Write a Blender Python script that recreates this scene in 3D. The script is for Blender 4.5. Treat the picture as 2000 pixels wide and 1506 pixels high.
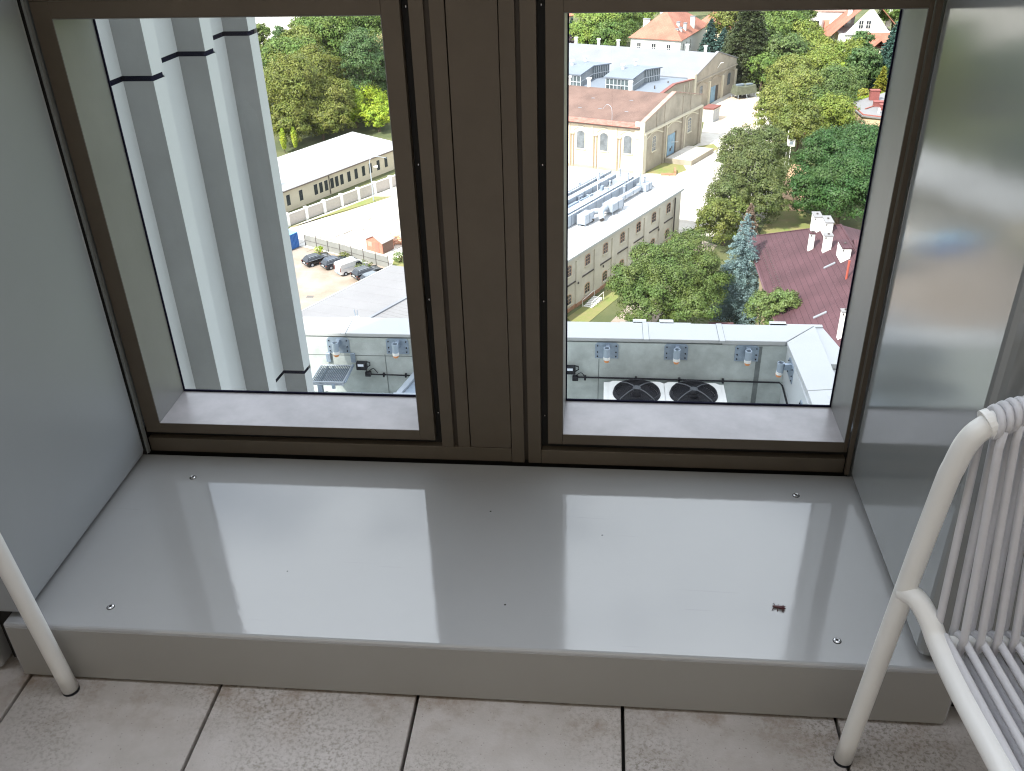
import bpy, math, random
import numpy as np
from mathutils import Vector, Matrix
random.seed(7); RNG = np.random.default_rng(11)
S = bpy.context.scene
for o in list(bpy.data.objects): bpy.data.objects.remove(o)
R = math.radians
# ------------------------------------------------------------------ camera
cd = bpy.data.cameras.new("camera"); cam = bpy.data.objects.new("camera", cd); S.collection.objects.link(cam)
S.camera = cam
cd.sensor_fit = 'HORIZONTAL'; cd.sensor_width = 36.0; cd.lens = 1799.65/2000*36
cd.clip_start = 0.05; cd.clip_end = 9000
_vz = Vector((90, -(3748-753), -1799.65)).normalized(); _vy = Vector((187, 1087, -1799.65)).normalized()
_Z = -_vz; _Y = (_vy - _Z*_vy.dot(_Z)).normalized(); _X = _Y.cross(_Z)
m = Matrix((_X, _Y, _Z)).to_4x4(); m.translation = Vector((0, 0, 1.5)); cam.matrix_world = m
# ------------------------------------------------------------------ light
SUN_DIR = Vector((-0.62, -0.70, 0.98)).normalized()      # towards the sun: behind and left of the viewer
W = bpy.data.worlds.new("World"); S.world = W; W.use_nodes = True
nt = W.node_tree; bg = nt.nodes['Background']
sky = nt.nodes.new('ShaderNodeTexSky'); sky.sky_type = 'NISHITA'; sky.sun_disc = False
sky.sun_elevation = math.asin(SUN_DIR.z); sky.sun_rotation = math.atan2(SUN_DIR.x, SUN_DIR.y)
sky.air_density = 1.1; sky.dust_density = 1.5
tc = nt.nodes.new('ShaderNodeTexCoord'); mp = nt.nodes.new('ShaderNodeMapping'); mp.inputs['Scale'].default_value = (1, 1, 2.6)
nz = nt.nodes.new('ShaderNodeTexNoise'); nz.inputs['Scale'].default_value = 2.3; nz.inputs['Detail'].default_value = 7; nz.inputs['Roughness'].default_value = .55
cr = nt.nodes.new('ShaderNodeValToRGB'); cr.color_ramp.elements[0].position = .34; cr.color_ramp.elements[1].position = .54
mx = nt.nodes.new('ShaderNodeMixRGB'); mx.inputs['Color2'].default_value = (11.4, 12.0, 13.1, 1)
nt.links.new(tc.outputs['Generated'], mp.inputs['Vector']); nt.links.new(mp.outputs[0], nz.inputs['Vector'])
nt.links.new(nz.outputs['Fac'], cr.inputs[0]); nt.links.new(cr.outputs[0], mx.inputs['Fac'])
nt.links.new(sky.outputs[0], mx.inputs['Color1']); nt.links.new(mx.outputs[0], bg.inputs['Color'])
bg.inputs['Strength'].default_value = 0.088
sd = bpy.data.lights.new("sun", 'SUN'); sd.energy = 3.5; sd.angle = R(.53); sd.color = (1, .95, .87)
so = bpy.data.objects.new("sun", sd); S.collection.objects.link(so); so.rotation_euler = SUN_DIR.to_track_quat('Z', 'Y').to_euler()
so.location = (0, 0, 60)
S.view_settings.view_transform = 'Standard'; S.view_settings.look = 'None'; S.view_settings.gamma = 1
S.view_settings.exposure = 1.45
S.render.engine = 'CYCLES'; S.cycles.filter_width = 1.15
S.cycles.max_bounces = 10; S.cycles.transparent_max_bounces = 12; S.cycles.diffuse_bounces = 5
S.cycles.caustics_reflective = False; S.cycles.caustics_refractive = False

# ------------------------------------------------------------------ materials
MATS = {}
def mat(name, col, rough=.6, metal=0., var=.0, nscale=3., bump=0., bscale=40., spec=.5, col2=None, stretch=None, ior=None, coat=0):
    if name in MATS: return MATS[name]
    mm = bpy.data.materials.new(name); mm.use_nodes = True; n = mm.node_tree; p = n.nodes['Principled BSDF']
    p.inputs['Base Color'].default_value = (*col, 1); p.inputs['Roughness'].default_value = rough
    p.inputs['Metallic'].default_value = metal; p.inputs['Specular IOR Level'].default_value = spec
    if ior: p.inputs['IOR'].default_value = ior
    if coat: p.inputs['Coat Weight'].default_value = coat; p.inputs['Coat Roughness'].default_value = .06
    t = n.nodes.new('ShaderNodeTexCoord'); mpp = n.nodes.new('ShaderNodeMapping'); n.links.new(t.outputs['Object'], mpp.inputs['Vector'])
    if stretch: mpp.inputs['Scale'].default_value = stretch
    if var > 0:
        z = n.nodes.new('ShaderNodeTexNoise'); z.inputs['Scale'].default_value = nscale; z.inputs['Detail'].default_value = 8; z.inputs['Roughness'].default_value = .62
        n.links.new(mpp.outputs[0], z.inputs['Vector'])
        r = n.nodes.new('ShaderNodeValToRGB'); r.color_ramp.elements[0].position = .3; r.color_ramp.elements[1].position = .7
        c2 = col2 if col2 else tuple(c*(1-var) for c in col)
        r.color_ramp.elements[0].color = (*c2, 1); r.color_ramp.elements[1].color = (*[min(1, c*(1+var*.35)) for c in col], 1)
        n.links.new(z.outputs['Fac'], r.inputs[0]); n.links.new(r.outputs[0], p.inputs['Base Color'])
    if bump > 0:
        z2 = n.nodes.new('ShaderNodeTexNoise'); z2.inputs['Scale'].default_value = bscale; z2.inputs['Detail'].default_value = 5
        n.links.new(mpp.outputs[0], z2.inputs['Vector'])
        b = n.nodes.new('ShaderNodeBump'); b.inputs['Strength'].default_value = bump; b.inputs['Distance'].default_value = .01
        n.links.new(z2.outputs['Fac'], b.inputs['Height']); n.links.new(b.outputs[0], p.inputs['Normal'])
    MATS[name] = mm; return mm
def N(mm): return mm.node_tree.nodes, mm.node_tree.links, mm.node_tree.nodes['Principled BSDF']

M_panel = mat('satin grey panel', (.27, .285, .285), .11, 0.1, var=.06, nscale=1.5, bump=.05, bscale=4, ior=1.95)
M_panel2 = mat('satin grey panel, duller', (.33, .35, .365), .38, 0.0, var=.06, nscale=1.2, bump=.03, bscale=5, ior=1.45)
M_ledge = mat('satin ledge metal', (.37, .375, .38), .055, 0.0, var=.05, nscale=2.5, bump=.012, bscale=60, ior=1.85)
def _ledge():
    n, l, p = N(M_ledge); t = n.new('ShaderNodeTexCoord')
    a = n.new('ShaderNodeTexNoise'); a.inputs['Scale'].default_value = 5; a.inputs['Detail'].default_value = 8; l.new(t.outputs['Object'], a.inputs['Vector'])
    mr = n.new('ShaderNodeMapRange'); mr.inputs['From Min'].default_value = .35; mr.inputs['From Max'].default_value = .7; mr.inputs['To Min'].default_value = .04; mr.inputs['To Max'].default_value = .11
    l.new(a.outputs['Fac'], mr.inputs[0]); l.new(mr.outputs[0], p.inputs['Roughness'])
    # tiny dark specks and hairline scratches that belong to the paint
    v = n.new('ShaderNodeTexVoronoi'); v.inputs['Scale'].default_value = 9; l.new(t.outputs['Object'], v.inputs['Vector'])
    r = n.new('ShaderNodeValToRGB'); r.color_ramp.elements[0].position = .016; r.color_ramp.elements[0].color = (.12, .11, .1, 1); r.color_ramp.elements[1].position = .024; r.color_ramp.elements[1].color = (1, 1, 1, 1); l.new(v.outputs['Distance'], r.inputs[0])
    m_ = n.new('ShaderNodeMapping'); m_.inputs['Scale'].default_value = (1.2, 34, 1); m_.inputs['Rotation'].default_value = (0, 0, .5); l.new(t.outputs['Object'], m_.inputs[0])
    sc = n.new('ShaderNodeTexNoise'); sc.inputs['Scale'].default_value = 3; sc.inputs['Detail'].default_value = 3; sc.inputs['Distortion'].default_value = .6; l.new(m_.outputs[0], sc.inputs['Vector'])
    r2 = n.new('ShaderNodeValToRGB'); r2.color_ramp.elements[0].position = .24; r2.color_ramp.elements[0].color = (.93, .93, .93, 1); r2.color_ramp.elements[1].position = .29; r2.color_ramp.elements[1].color = (1, 1, 1, 1); l.new(sc.outputs['Fac'], r2.inputs[0])
    src = p.inputs['Base Color'].links[0].from_socket
    x = n.new('ShaderNodeMixRGB'); x.blend_type = 'MULTIPLY'; x.inputs[0].default_value = 1; l.new(src, x.inputs[1]); l.new(r.outputs[0], x.inputs[2])
    y = n.new('ShaderNodeMixRGB'); y.blend_type = 'MULTIPLY'; y.inputs[0].default_value = 1; l.new(x.outputs[0], y.inputs[1]); l.new(r2.outputs[0], y.inputs[2]); l.new(y.outputs[0], p.inputs['Base Color'])
_ledge()
M_bronze = mat('bronze anodised frame', (.125, .101, .075), .45, 0.25, var=.14, nscale=6, bump=.03, bscale=300)
M_groove = mat('black groove', (.012, .011, .010), .7)
M_reveal = mat('reveal metal', (.235, .235, .23), .36, 0.1, var=.12, nscale=5, bump=.02, bscale=50)
M_sill_lit = mat('sill metal', (.44, .42, .435), .30, 0.1, var=.28, nscale=7, bump=.02, bscale=50)  # reveal metal made lighter for skylight on the sill; mottling is stain
M_gasket = mat('dark gasket', (.012, .012, .03), .9, spec=.1)
M_steel = mat('rivet steel', (.6, .6, .6), .25, 1.)
M_white = mat('white powder coat', (.82, .82, .80), .30, 0, var=.03, nscale=8)
M_cord = mat('pale grey cord', (.60, .60, .63), .55, 0, var=.05, nscale=30, bump=.1, bscale=300)
M_wallin = mat('terrace wall render', (.44, .38, .30), .8, 0, var=.1, nscale=1.2)
M_conc = mat('roof concrete', (.56, .61, .60), .85, 0, var=.36, nscale=1.6, bump=.3, bscale=30)
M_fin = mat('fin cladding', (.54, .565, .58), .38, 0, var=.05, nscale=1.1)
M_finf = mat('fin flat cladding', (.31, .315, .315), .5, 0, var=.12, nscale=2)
M_coping = mat('white coping', (.47, .48, .485), .35, 0, var=.04, nscale=2)
M_galv = mat('galvanised steel', (.34, .41, .50), .42, .5, var=.15, nscale=18)
M_black = mat('black plastic', (.012, .013, .018), .5, spec=.25)
M_orange = mat('orange cap', (.85, .35, .13), .5)
M_yard = mat('bleached concrete yard', (.60, .57, .52), .9, 0, var=.16, nscale=.35, col2=(.44, .39, .33))
M_lot = mat('pinkish concrete lot', (.34, .29, .25), .9, 0, var=.25, nscale=.25, col2=(.26, .20, .15))
M_soil = mat('dry soil', (.12, .12, .05), .95, 0, var=.5, nscale=.12, col2=(.05, .075, .025))
M_grass = mat('grass', (.14, .18, .045), .95, 0, var=.5, nscale=.5, col2=(.26, .21, .10), bump=1, bscale=4)
M_roofw = mat('pale membrane roof', (.215, .225, .25), .7, 0, var=.14, nscale=.2)
M_roofD = mat('white membrane roof', (.50, .50, .50), .7, 0, var=.15, nscale=.5)
M_roofb = mat('pale blue membrane roof', (.18, .21, .255), .6, 0, var=.12, nscale=.15)
M_roofg = mat('grey membrane roof', (.22, .215, .22), .7, 0, var=.1, nscale=.2)
M_cream = mat('cream plaster', (.62, .54, .41), .85, 0, var=.12, nscale=.35)
M_tan = mat('weathered plaster', (.40, .35, .28), .9, 0, var=.3, nscale=.3)
M_creamD = mat('ivory plaster', (.62, .575, .49), .85, 0, var=.2, nscale=.4)
M_brick = mat('orange brick', (.40, .22, .13), .9, 0, var=.3, nscale=2)
M_redt = mat('red sheet', (.22, .075, .06), .6, 0, var=.25, nscale=1)
M_pane = mat('window glass', (.03, .035, .045), .08, 0)
M_paneg = mat('hazy glass', (.16, .18, .20), .15, 0, var=.5, nscale=.9)
M_trim = mat('ivory trim', (.60, .55, .43), .7)
M_dark = mat('dark trim', (.07, .06, .055), .7)
M_blue = mat('blue door', (.24, .38, .50), .6, 0, var=.35, nscale=1)
M_cont = mat('blue container paint', (.03, .14, .42), .45, 0, var=.1)
M_whitep = mat('white plaster', (.78, .77, .74), .8, 0, var=.05, nscale=1)
M_duct = mat('galvanised duct', (.40, .445, .50), .4, .25, var=.1, nscale=2)
M_bark = mat('bark', (.11, .08, .055), .95, 0, var=.4, nscale=3)
M_tarp = mat('olive tarpaulin', (.12, .13, .09), .8, 0, var=.3, nscale=1.5)

def tile_roof(name, c1, c2, row, col, rot):
    mm = mat(name, c1, .8, 0, spec=.3); n, l, p = N(mm)
    t = n.new('ShaderNodeTexCoord'); mp_ = n.new('ShaderNodeMapping'); mp_.inputs['Rotation'].default_value = (0, 0, rot)
    bt = n.new('ShaderNodeTexBrick'); bt.inputs['Color1'].default_value = (*c1, 1); bt.inputs['Color2'].default_value = (*[c*.88 for c in c1], 1)
    bt.inputs['Mortar'].default_value = (*c2, 1); bt.inputs['Scale'].default_value = 1; bt.inputs['Brick Width'].default_value = col
    bt.inputs['Row Height'].default_value = row; bt.inputs['Mortar Size'].default_value = .022
    l.new(t.outputs['Object'], mp_.inputs[0]); l.new(mp_.outputs[0], bt.inputs[0])
    z = n.new('ShaderNodeTexNoise'); z.inputs['Scale'].default_value = .3; z.inputs['Detail'].default_value = 7; l.new(t.outputs['Object'], z.inputs[0])
    rr = n.new('ShaderNodeValToRGB'); rr.color_ramp.elements[0].color = (.66, .66, .66, 1); rr.color_ramp.elements[0].position = .3; rr.color_ramp.elements[1].position = .7
    l.new(z.outputs['Fac'], rr.inputs[0])
    mu = n.new('ShaderNodeMixRGB'); mu.blend_type = 'MULTIPLY'; mu.inputs[0].default_value = 1
    l.new(bt.outputs[0], mu.inputs[1]); l.new(rr.outputs[0], mu.inputs[2]); l.new(mu.outputs[0], p.inputs['Base Color'])
    return mm
M_plum = tile_roof('plum sheet roof', (.098, .047, .056), (.045, .020, .025), .55, 6., R(90))
M_salmon = tile_roof('salmon tile roof', (.46, .20, .14), (.33, .13, .09), .4, .5, R(-20))
M_brown = mat('old brown bitumen roof', (.175, .11, .09), .9, 0, var=.35, nscale=.25)

# stone paver floor
M_floor = mat('stone paver', (.50, .47, .46), .75); n, l, p = N(M_floor)
t = n.new('ShaderNodeTexCoord')
z1 = n.new('ShaderNodeTexNoise'); z1.inputs['Scale'].default_value = 2.2; z1.inputs['Detail'].default_value = 9; z1.inputs['Roughness'].default_value = .65
z2 = n.new('ShaderNodeTexNoise'); z2.inputs['Scale'].default_value = 120; z2.inputs['Detail'].default_value = 8; z2.inputs['Roughness'].default_value = .7
vo = n.new('ShaderNodeTexVoronoi'); vo.inputs['Scale'].default_value = 90
for q in (z1, z2, vo): l.new(t.outputs['Object'], q.inputs['Vector'])
r1 = n.new('ShaderNodeValToRGB'); r1.color_ramp.elements[0].position = .32; r1.color_ramp.elements[0].color = (.37, .34, .31, 1); r1.color_ramp.elements[1].position = .62; r1.color_ramp.elements[1].color = (.55, .515, .50, 1)
l.new(z1.outputs['Fac'], r1.inputs[0])
# greenish stain patches made of small flecks
r2 = n.new('ShaderNodeValToRGB'); r2.color_ramp.elements[0].position = .47; r2.color_ramp.elements[1].position = .60
l.new(z2.outputs['Fac'], r2.inputs[0])
z3 = n.new('ShaderNodeTexNoise'); z3.inputs['Scale'].default_value = 2.6; z3.inputs['Detail'].default_value = 2; l.new(t.outputs['Object'], z3.inputs['Vector'])
r3 = n.new('ShaderNodeValToRGB'); r3.color_ramp.elements[0].position = .44; r3.color_ramp.elements[1].position = .62; l.new(z3.outputs['Fac'], r3.inputs[0])
mu = n.new('ShaderNodeMath'); mu.operation = 'MULTIPLY'; l.new(r2.outputs[0], mu.inputs[0]); l.new(r3.outputs[0], mu.inputs[1])
mu2 = n.new('ShaderNodeMath'); mu2.operation = 'MULTIPLY'; mu2.inputs[1].default_value = .8; l.new(mu.outputs[0], mu2.inputs[0])
x1 = n.new('ShaderNodeMixRGB'); x1.inputs[2].default_value = (.21, .19, .155, 1); l.new(mu2.outputs[0], x1.inputs[0]); l.new(r1.outputs[0], x1.inputs[1])
r4 = n.new('ShaderNodeValToRGB'); r4.color_ramp.elements[0].position = .06; r4.color_ramp.elements[0].color = (.3, .26, .24, 1); r4.color_ramp.elements[1].position = .16; r4.color_ramp.elements[1].color = (1, 1, 1, 1); l.new(vo.outputs['Distance'], r4.inputs[0])
x2 = n.new('ShaderNodeMixRGB'); x2.blend_type = 'MULTIPLY'; x2.inputs[0].default_value = .5; l.new(x1.outputs[0], x2.inputs[1]); l.new(r4.outputs[0], x2.inputs[2])
gi = n.new('ShaderNodeNewGeometry'); mi = n.new('ShaderNodeMapRange'); mi.inputs['To Min'].default_value = .88; mi.inputs['To Max'].default_value = 1.04; l.new(gi.outputs['Random Per Island'], mi.inputs[0])
# brown grime collected along the ledge foot
sx_ = n.new('ShaderNodeSeparateXYZ'); l.new(t.outputs['Object'], sx_.inputs[0]); gr = n.new('ShaderNodeMapRange'); gr.inputs['From Min'].default_value = 1.10; gr.inputs['From Max'].default_value = 1.25; l.new(sx_.outputs['Y'], gr.inputs[0])
z4 = n.new('ShaderNodeTexNoise'); z4.inputs['Scale'].default_value = 9; z4.inputs['Detail'].default_value = 9; z4.inputs['Roughness'].default_value = .7; l.new(t.outputs['Object'], z4.inputs['Vector'])
r5 = n.new('ShaderNodeValToRGB'); r5.color_ramp.elements[0].position = .48; r5.color_ramp.elements[1].position = .68; l.new(z4.outputs['Fac'], r5.inputs[0])
m5 = n.new('ShaderNodeMath'); m5.operation = 'MULTIPLY'; l.new(gr.outputs[0], m5.inputs[0]); l.new(r5.outputs[0], m5.inputs[1]); x5 = n.new('ShaderNodeMixRGB'); x5.inputs[2].default_value = (.26, .20, .15, 1); l.new(m5.outputs[0], x5.inputs[0]); l.new(x2.outputs[0], x5.inputs[1])
x6 = n.new('ShaderNodeHueSaturation'); l.new(x5.outputs[0], x6.inputs['Color']); l.new(mi.outputs[0], x6.inputs['Value']); l.new(x6.outputs[0], p.inputs['Base Color'])
bb = n.new('ShaderNodeBump'); bb.inputs['Strength'].default_value = .25; bb.inputs['Distance'].default_value = .004; l.new(z2.outputs['Fac'], bb.inputs['Height']); l.new(bb.outputs[0], p.inputs['Normal'])

# clear glass pane
M_glass = bpy.data.materials.new('clear glass'); M_glass.use_nodes = True; nn = M_glass.node_tree.nodes; ll = M_glass.node_tree.links; nn.clear()
out = nn.new('ShaderNodeOutputMaterial'); tr = nn.new('ShaderNodeBsdfTransparent'); gl = nn.new('ShaderNodeBsdfGlossy'); gl.inputs['Roughness'].default_value = .0
tr.inputs[0].default_value = (.95, .965, .96, 1)
fr = nn.new('ShaderNodeFresnel'); fr.inputs[0].default_value = 1.5; ms = nn.new('ShaderNodeMixShader')
gg = nn.new('ShaderNodeNewGeometry'); m1 = nn.new('ShaderNodeMath'); m1.operation = 'SUBTRACT'; m1.inputs[0].default_value = 1; m2 = nn.new('ShaderNodeMath'); m2.operation = 'MULTIPLY'
ll.new(gg.outputs['Backfacing'], m1.inputs[1]); ll.new(m1.outputs[0], m2.inputs[0]); ll.new(fr.outputs[0], m2.inputs[1]); ll.new(m2.outputs[0], ms.inputs[0]); ll.new(tr.outputs[0], ms.inputs[1]); ll.new(gl.outputs[0], ms.inputs[2]); ll.new(ms.outputs[0], out.inputs[0])

# foliage: colour from the tree object, varied per leaf clump
def foliage(name, col):
    if name in MATS: return MATS[name]
    mm = bpy.data.materials.new(name); mm.use_nodes = True; n = mm.node_tree.nodes; l = mm.node_tree.links; p = n['Principled BSDF']
    g = n.new('ShaderNodeNewGeometry'); t = n.new('ShaderNodeTexCoord'); z = n.new('ShaderNodeTexNoise'); z.inputs['Scale'].default_value = .45; z.inputs['Detail'].default_value = 3
    l.new(t.outputs['Object'], z.inputs['Vector'])
    h = n.new('ShaderNodeHueSaturation'); h.inputs['Color'].default_value = (*[min(1, q*1.55) for q in col], 1)
    m1 = n.new('ShaderNodeMapRange'); m1.inputs['To Min'].default_value = .72; m1.inputs['To Max'].default_value = 1.3; l.new(g.outputs['Random Per Island'], m1.inputs[0]); l.new(m1.outputs[0], h.inputs['Value'])
    m2 = n.new('ShaderNodeMapRange'); m2.inputs['From Min'].default_value = .35; m2.inputs['From Max'].default_value = .65; m2.inputs['To Min'].default_value = .472; m2.inputs['To Max'].default_value = .508; l.new(z.outputs['Fac'], m2.inputs[0]); l.new(m2.outputs[0], h.inputs['Hue'])
    l.new(h.outputs[0], p.inputs['Base Color']); p.inputs['Roughness'].default_value = .5; p.inputs['Specular IOR Level'].default_value = .35
    tl = n.new('ShaderNodeBsdfTranslucent'); l.new(h.outputs[0], tl.inputs[0]); ms = n.new('ShaderNodeMixShader'); ms.inputs[0].default_value = .3
    o = n['Material Output']; l.new(p.outputs[0], ms.inputs[1]); l.new(tl.outputs[0], ms.inputs[2]); l.new(ms.outputs[0], o.inputs[0])
    MATS[name] = mm; return mm
FC = dict(olive=(.098, .118, .022), olivey=(.108, .134, .030), green=(.075, .125, .026), deep=(.048, .092, .028), tan=(.22, .20, .085), mid=(.080, .115, .024), bright=(.165, .235, .015), lime=(.18, .25, .020),
    lime2=(.12, .185, .035), green2=(.070, .125, .028), purple=(.06, .045, .05), blue=(.050, .095, .085), yellowg=(.108, .132, .030), dark=(.042, .058, .024), yellowg2=(.115, .155, .028), mid2=(.065, .105, .030), yellow=(.112, .138, .030),
    blue2=(.048, .095, .078), gold=(.16, .17, .025), olive2=(.090, .114, .026), deepg=(.034, .078, .022), chest=(.066, .088, .027), brown=(.16, .12, .085), spruce=(.13, .185, .19), walnut=(.062, .098, .024), pine=(.085, .125, .038))

# ------------------------------------------------------------------ mesh helpers
ORG = {}
class MB:
    def __init__(s, T=None): s.v = []; s.f = []; s.T = T or (lambda p: p)
    def add(s, pts, faces):
        k = len(s.v); s.v += [tuple(s.T(q)) for q in pts]; s.f += [tuple(k+i for i in f) for f in faces]; return s
    def box(s, x0, x1, y0, y1, z0, z1):
        P = [(x0, y0, z0), (x1, y0, z0), (x1, y1, z0), (x0, y1, z0), (x0, y0, z1), (x1, y0, z1), (x1, y1, z1), (x0, y1, z1)]
        return s.add(P, [(0, 3, 2, 1), (4, 5, 6, 7), (0, 1, 5, 4), (1, 2, 6, 5), (2, 3, 7, 6), (3, 0, 4, 7)])
    def prism(s, pts, z0, z1):
        n = len(pts); P = [(x, y, z0) for x, y in pts]+[(x, y, z1) for x, y in pts]
        return s.add(P, [tuple(range(n-1, -1, -1)), tuple(range(n, 2*n))]+[(i, (i+1) % n, n+(i+1) % n, n+i) for i in range(n)])
    def poly(s, pts): return s.add(pts, [tuple(range(len(pts)))])
    def fprism(s, pts, d0, d1, fm):          # outline pts on a wall face mapped by fm(s,h,d)
        n = len(pts); P = [fm(a, b, d0) for a, b in pts]+[fm(a, b, d1) for a, b in pts]
        return s.add(P, [tuple(range(n-1, -1, -1)), tuple(range(n, 2*n))]+[(i, (i+1) % n, n+(i+1) % n, n+i) for i in range(n)])
    def fbox(s, a0, a1, h0, h1, d0, d1, fm): return s.fprism([(a0, h0), (a1, h0), (a1, h1), (a0, h1)], d0, d1, fm)
    def slab(s, pts, th):                     # sloped polygon with thickness downwards
        n = len(pts); P = [tuple(q) for q in pts]+[(q[0], q[1], q[2]-th) for q in pts]
        return s.add(P, [tuple(range(n)), tuple(range(2*n-1, n-1, -1))]+[(i, n+i, n+(i+1) % n, (i+1) % n) for i in range(n)])
    def tube(s, path, r, seg=12, cap=True):
        pts = [Vector(q) for q in path]; n = len(pts); rr = r if isinstance(r, (list, tuple)) else [r]*n
        k = len(s.v); up = None
        for i, q in enumerate(pts):
            d = ((pts[min(i+1, n-1)]-pts[max(i-1, 0)])).normalized()
            if up is None: up = d.orthogonal().normalized()
            up = (up-d*up.dot(d)); up = up.normalized() if up.length > 1e-6 else d.orthogonal().normalized()
            w = d.cross(up)
            for j in range(seg):
                a = 2*math.pi*j/seg; c = q+(up*math.cos(a)+w*math.sin(a))*rr[i]; s.v.append(tuple(s.T(tuple(c))))
        for i in range(n-1):
            for j in range(seg):
                a = k+i*seg+j; b = k+i*seg+(j+1) % seg; s.f.append((a, b, b+seg, a+seg))
        if cap: s.f.append(tuple(k+j for j in range(seg-1, -1, -1))); s.f.append(tuple(k+(n-1)*seg+j for j in range(seg)))
        return s
    def cyl(s, c, r, z0, z1, seg=20, r2=None):
        return s.tube([(c[0], c[1], z0), (c[0], c[1], z1)], [r, r if r2 is None else r2], seg)
def link(o): S.collection.objects.link(o)
def obj(name, mb, m, parent=None, smooth=False, bevel=0, label=None):
    org = ORG.get(parent.name, Vector((0, 0, 0))) if parent else Vector((0, 0, 0))
    me = bpy.data.meshes.new(name); v = [(a[0]-org[0], a[1]-org[1], a[2]-org[2]) for a in mb.v]
    me.from_pydata(v, [], mb.f); me.update(); me.materials.append(m)
    if smooth: me.polygons.foreach_set('use_smooth', [True]*len(me.polygons))
    o = bpy.data.objects.new(name, me); link(o)
    if parent: o.parent = parent; ORG[o.name] = org
    if bevel:
        b = o.modifiers.new('bevel', 'BEVEL'); b.width = bevel; b.segments = 3; b.limit_method = 'ANGLE'; b.angle_limit = R(40)
    if label: o['label'] = label
    return o
def tag(o, label, cat, group=None):
    o['label'] = label; o['category'] = cat
    if group: o['group'] = group
    return o
def struct(name, mb, m, kind='structure', label=None, smooth=False):
    o = obj(name, mb, m, smooth=smooth); o['kind'] = kind
    if label: o['label'] = label; o['category'] = name.replace('_', ' ')
    return o
def thing(name, label, cat, loc, group=None):
    o = bpy.data.objects.new(name, None); link(o); o.location = loc; o.empty_display_size = .2
    ORG[o.name] = Vector(loc); return tag(o, label, cat, group)
def copy_tree(o, parent=None):
    c = o.copy(); link(c); c.parent = parent
    for ch in o.children: copy_tree(ch, c)
    return c
def xf(loc, rz=0):
    c, s_ = math.cos(rz), math.sin(rz)
    return lambda p: (loc[0]+c*p[0]-s_*p[1], loc[1]+s_*p[0]+c*p[1], loc[2]+p[2])
def smoothpath(pts, n=6):
    out = []; P = [Vector(p) for p in pts]
    for i in range(len(P)-1):
        p0 = P[max(i-1, 0)]; p1 = P[i]; p2 = P[i+1]; p3 = P[min(i+2, len(P)-1)]
        for k in range(n):
            t = k/n; out.append(.5*((2*p1)+(p2-p0)*t+(2*p0-5*p1+4*p2-p3)*t*t+(3*p1-p0-3*p2+p3)*t**3))
    out.append(P[-1]); return out
def fillet(pts, rad, n=6):
    P = [Vector(p) for p in pts]; out = [P[0]]
    for i in range(1, len(P)-1):
        a = (P[i-1]-P[i]); b = (P[i+1]-P[i]); r_ = min(rad, a.length*.49, b.length*.49)
        s0 = P[i]+a.normalized()*r_; s1 = P[i]+b.normalized()*r_
        for k in range(n+1):
            t = k/n; out.append(s0*(1-t)**2+P[i]*2*t*(1-t)+s1*t*t)
    out.append(P[-1]); return out

# ================================================================== NEAR: terrace
PZ = .151; YF = 1.858
mb = MB()
for i in range(-8, 9):
    x0 = -.343+.4138*i
    for j in range(10):
        y1 = 1.56-.8276*j; mb.box(x0+.0035, x0+.4138-.0035, y1-.8276+.007, y1, -.03, 0)
o = struct('floor', mb, M_floor, label='pale stone terrace pavers with narrow dark joints'); b = o.modifiers.new('b', 'BEVEL'); b.width = .0015; b.segments = 1
struct('floor_base', MB().box(-4.04, 4.04, -6.6, 1.9, -.5, -.031), M_groove)
# tower body below and behind
w = thing('tower_building', 'tall tower the terrace belongs to, its plain wall below the windows', 'building', (2, -6, -55))
obj('wall', MB().box(-4.2, 14, -20, 1.99, -55, -.52), M_wallin, w)
obj('sun_block_wall', MB().box(-24, 30, -20, -6.6, -.51, 25), M_wallin, w)  # added, unseen: height blocks the sun, warm tint colours the bounced light
obj('side_wall', MB().box(4.05, 4.3, -6.59, 1.95, -.4, 3.2), M_wallin, w)
obj('side_wall', MB().box(-4.3, -4.05, -6.59, 1.95, -.4, 3.2), M_wallin, w)
# piers with satin cladding
def pier(x0, x1, label, name='cladding_pier'):
    t = thing(name, label, 'wall cladding', ((x0+x1)/2, 1.55, .16))
    obj('panel', MB().box(x0, x1, 1.268, 1.842, .159, 2.62), M_panel2 if x0 < 0 else M_panel, t, bevel=.018)
    return t
pl = pier(-2.45, -1.1375, 'satin grey clad pier left of the double window')
pr = pier(.611, 1.9, 'glossy grey clad pier right of the window, mirroring the view')
obj('edge_trim', MB().box(-1.139, -1.1335, 1.843, 1.8535, .159, 2.6), M_panel, pl)
obj('edge_trim', MB().box(.6015, .611, 1.8435, 1.852, .159, 2.6), M_bronze, pr)
obj('shadow_gap', MB().box(-1.2, -1.1415, 1.844, 1.86, .155, 2.6), M_groove, pl)
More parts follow.
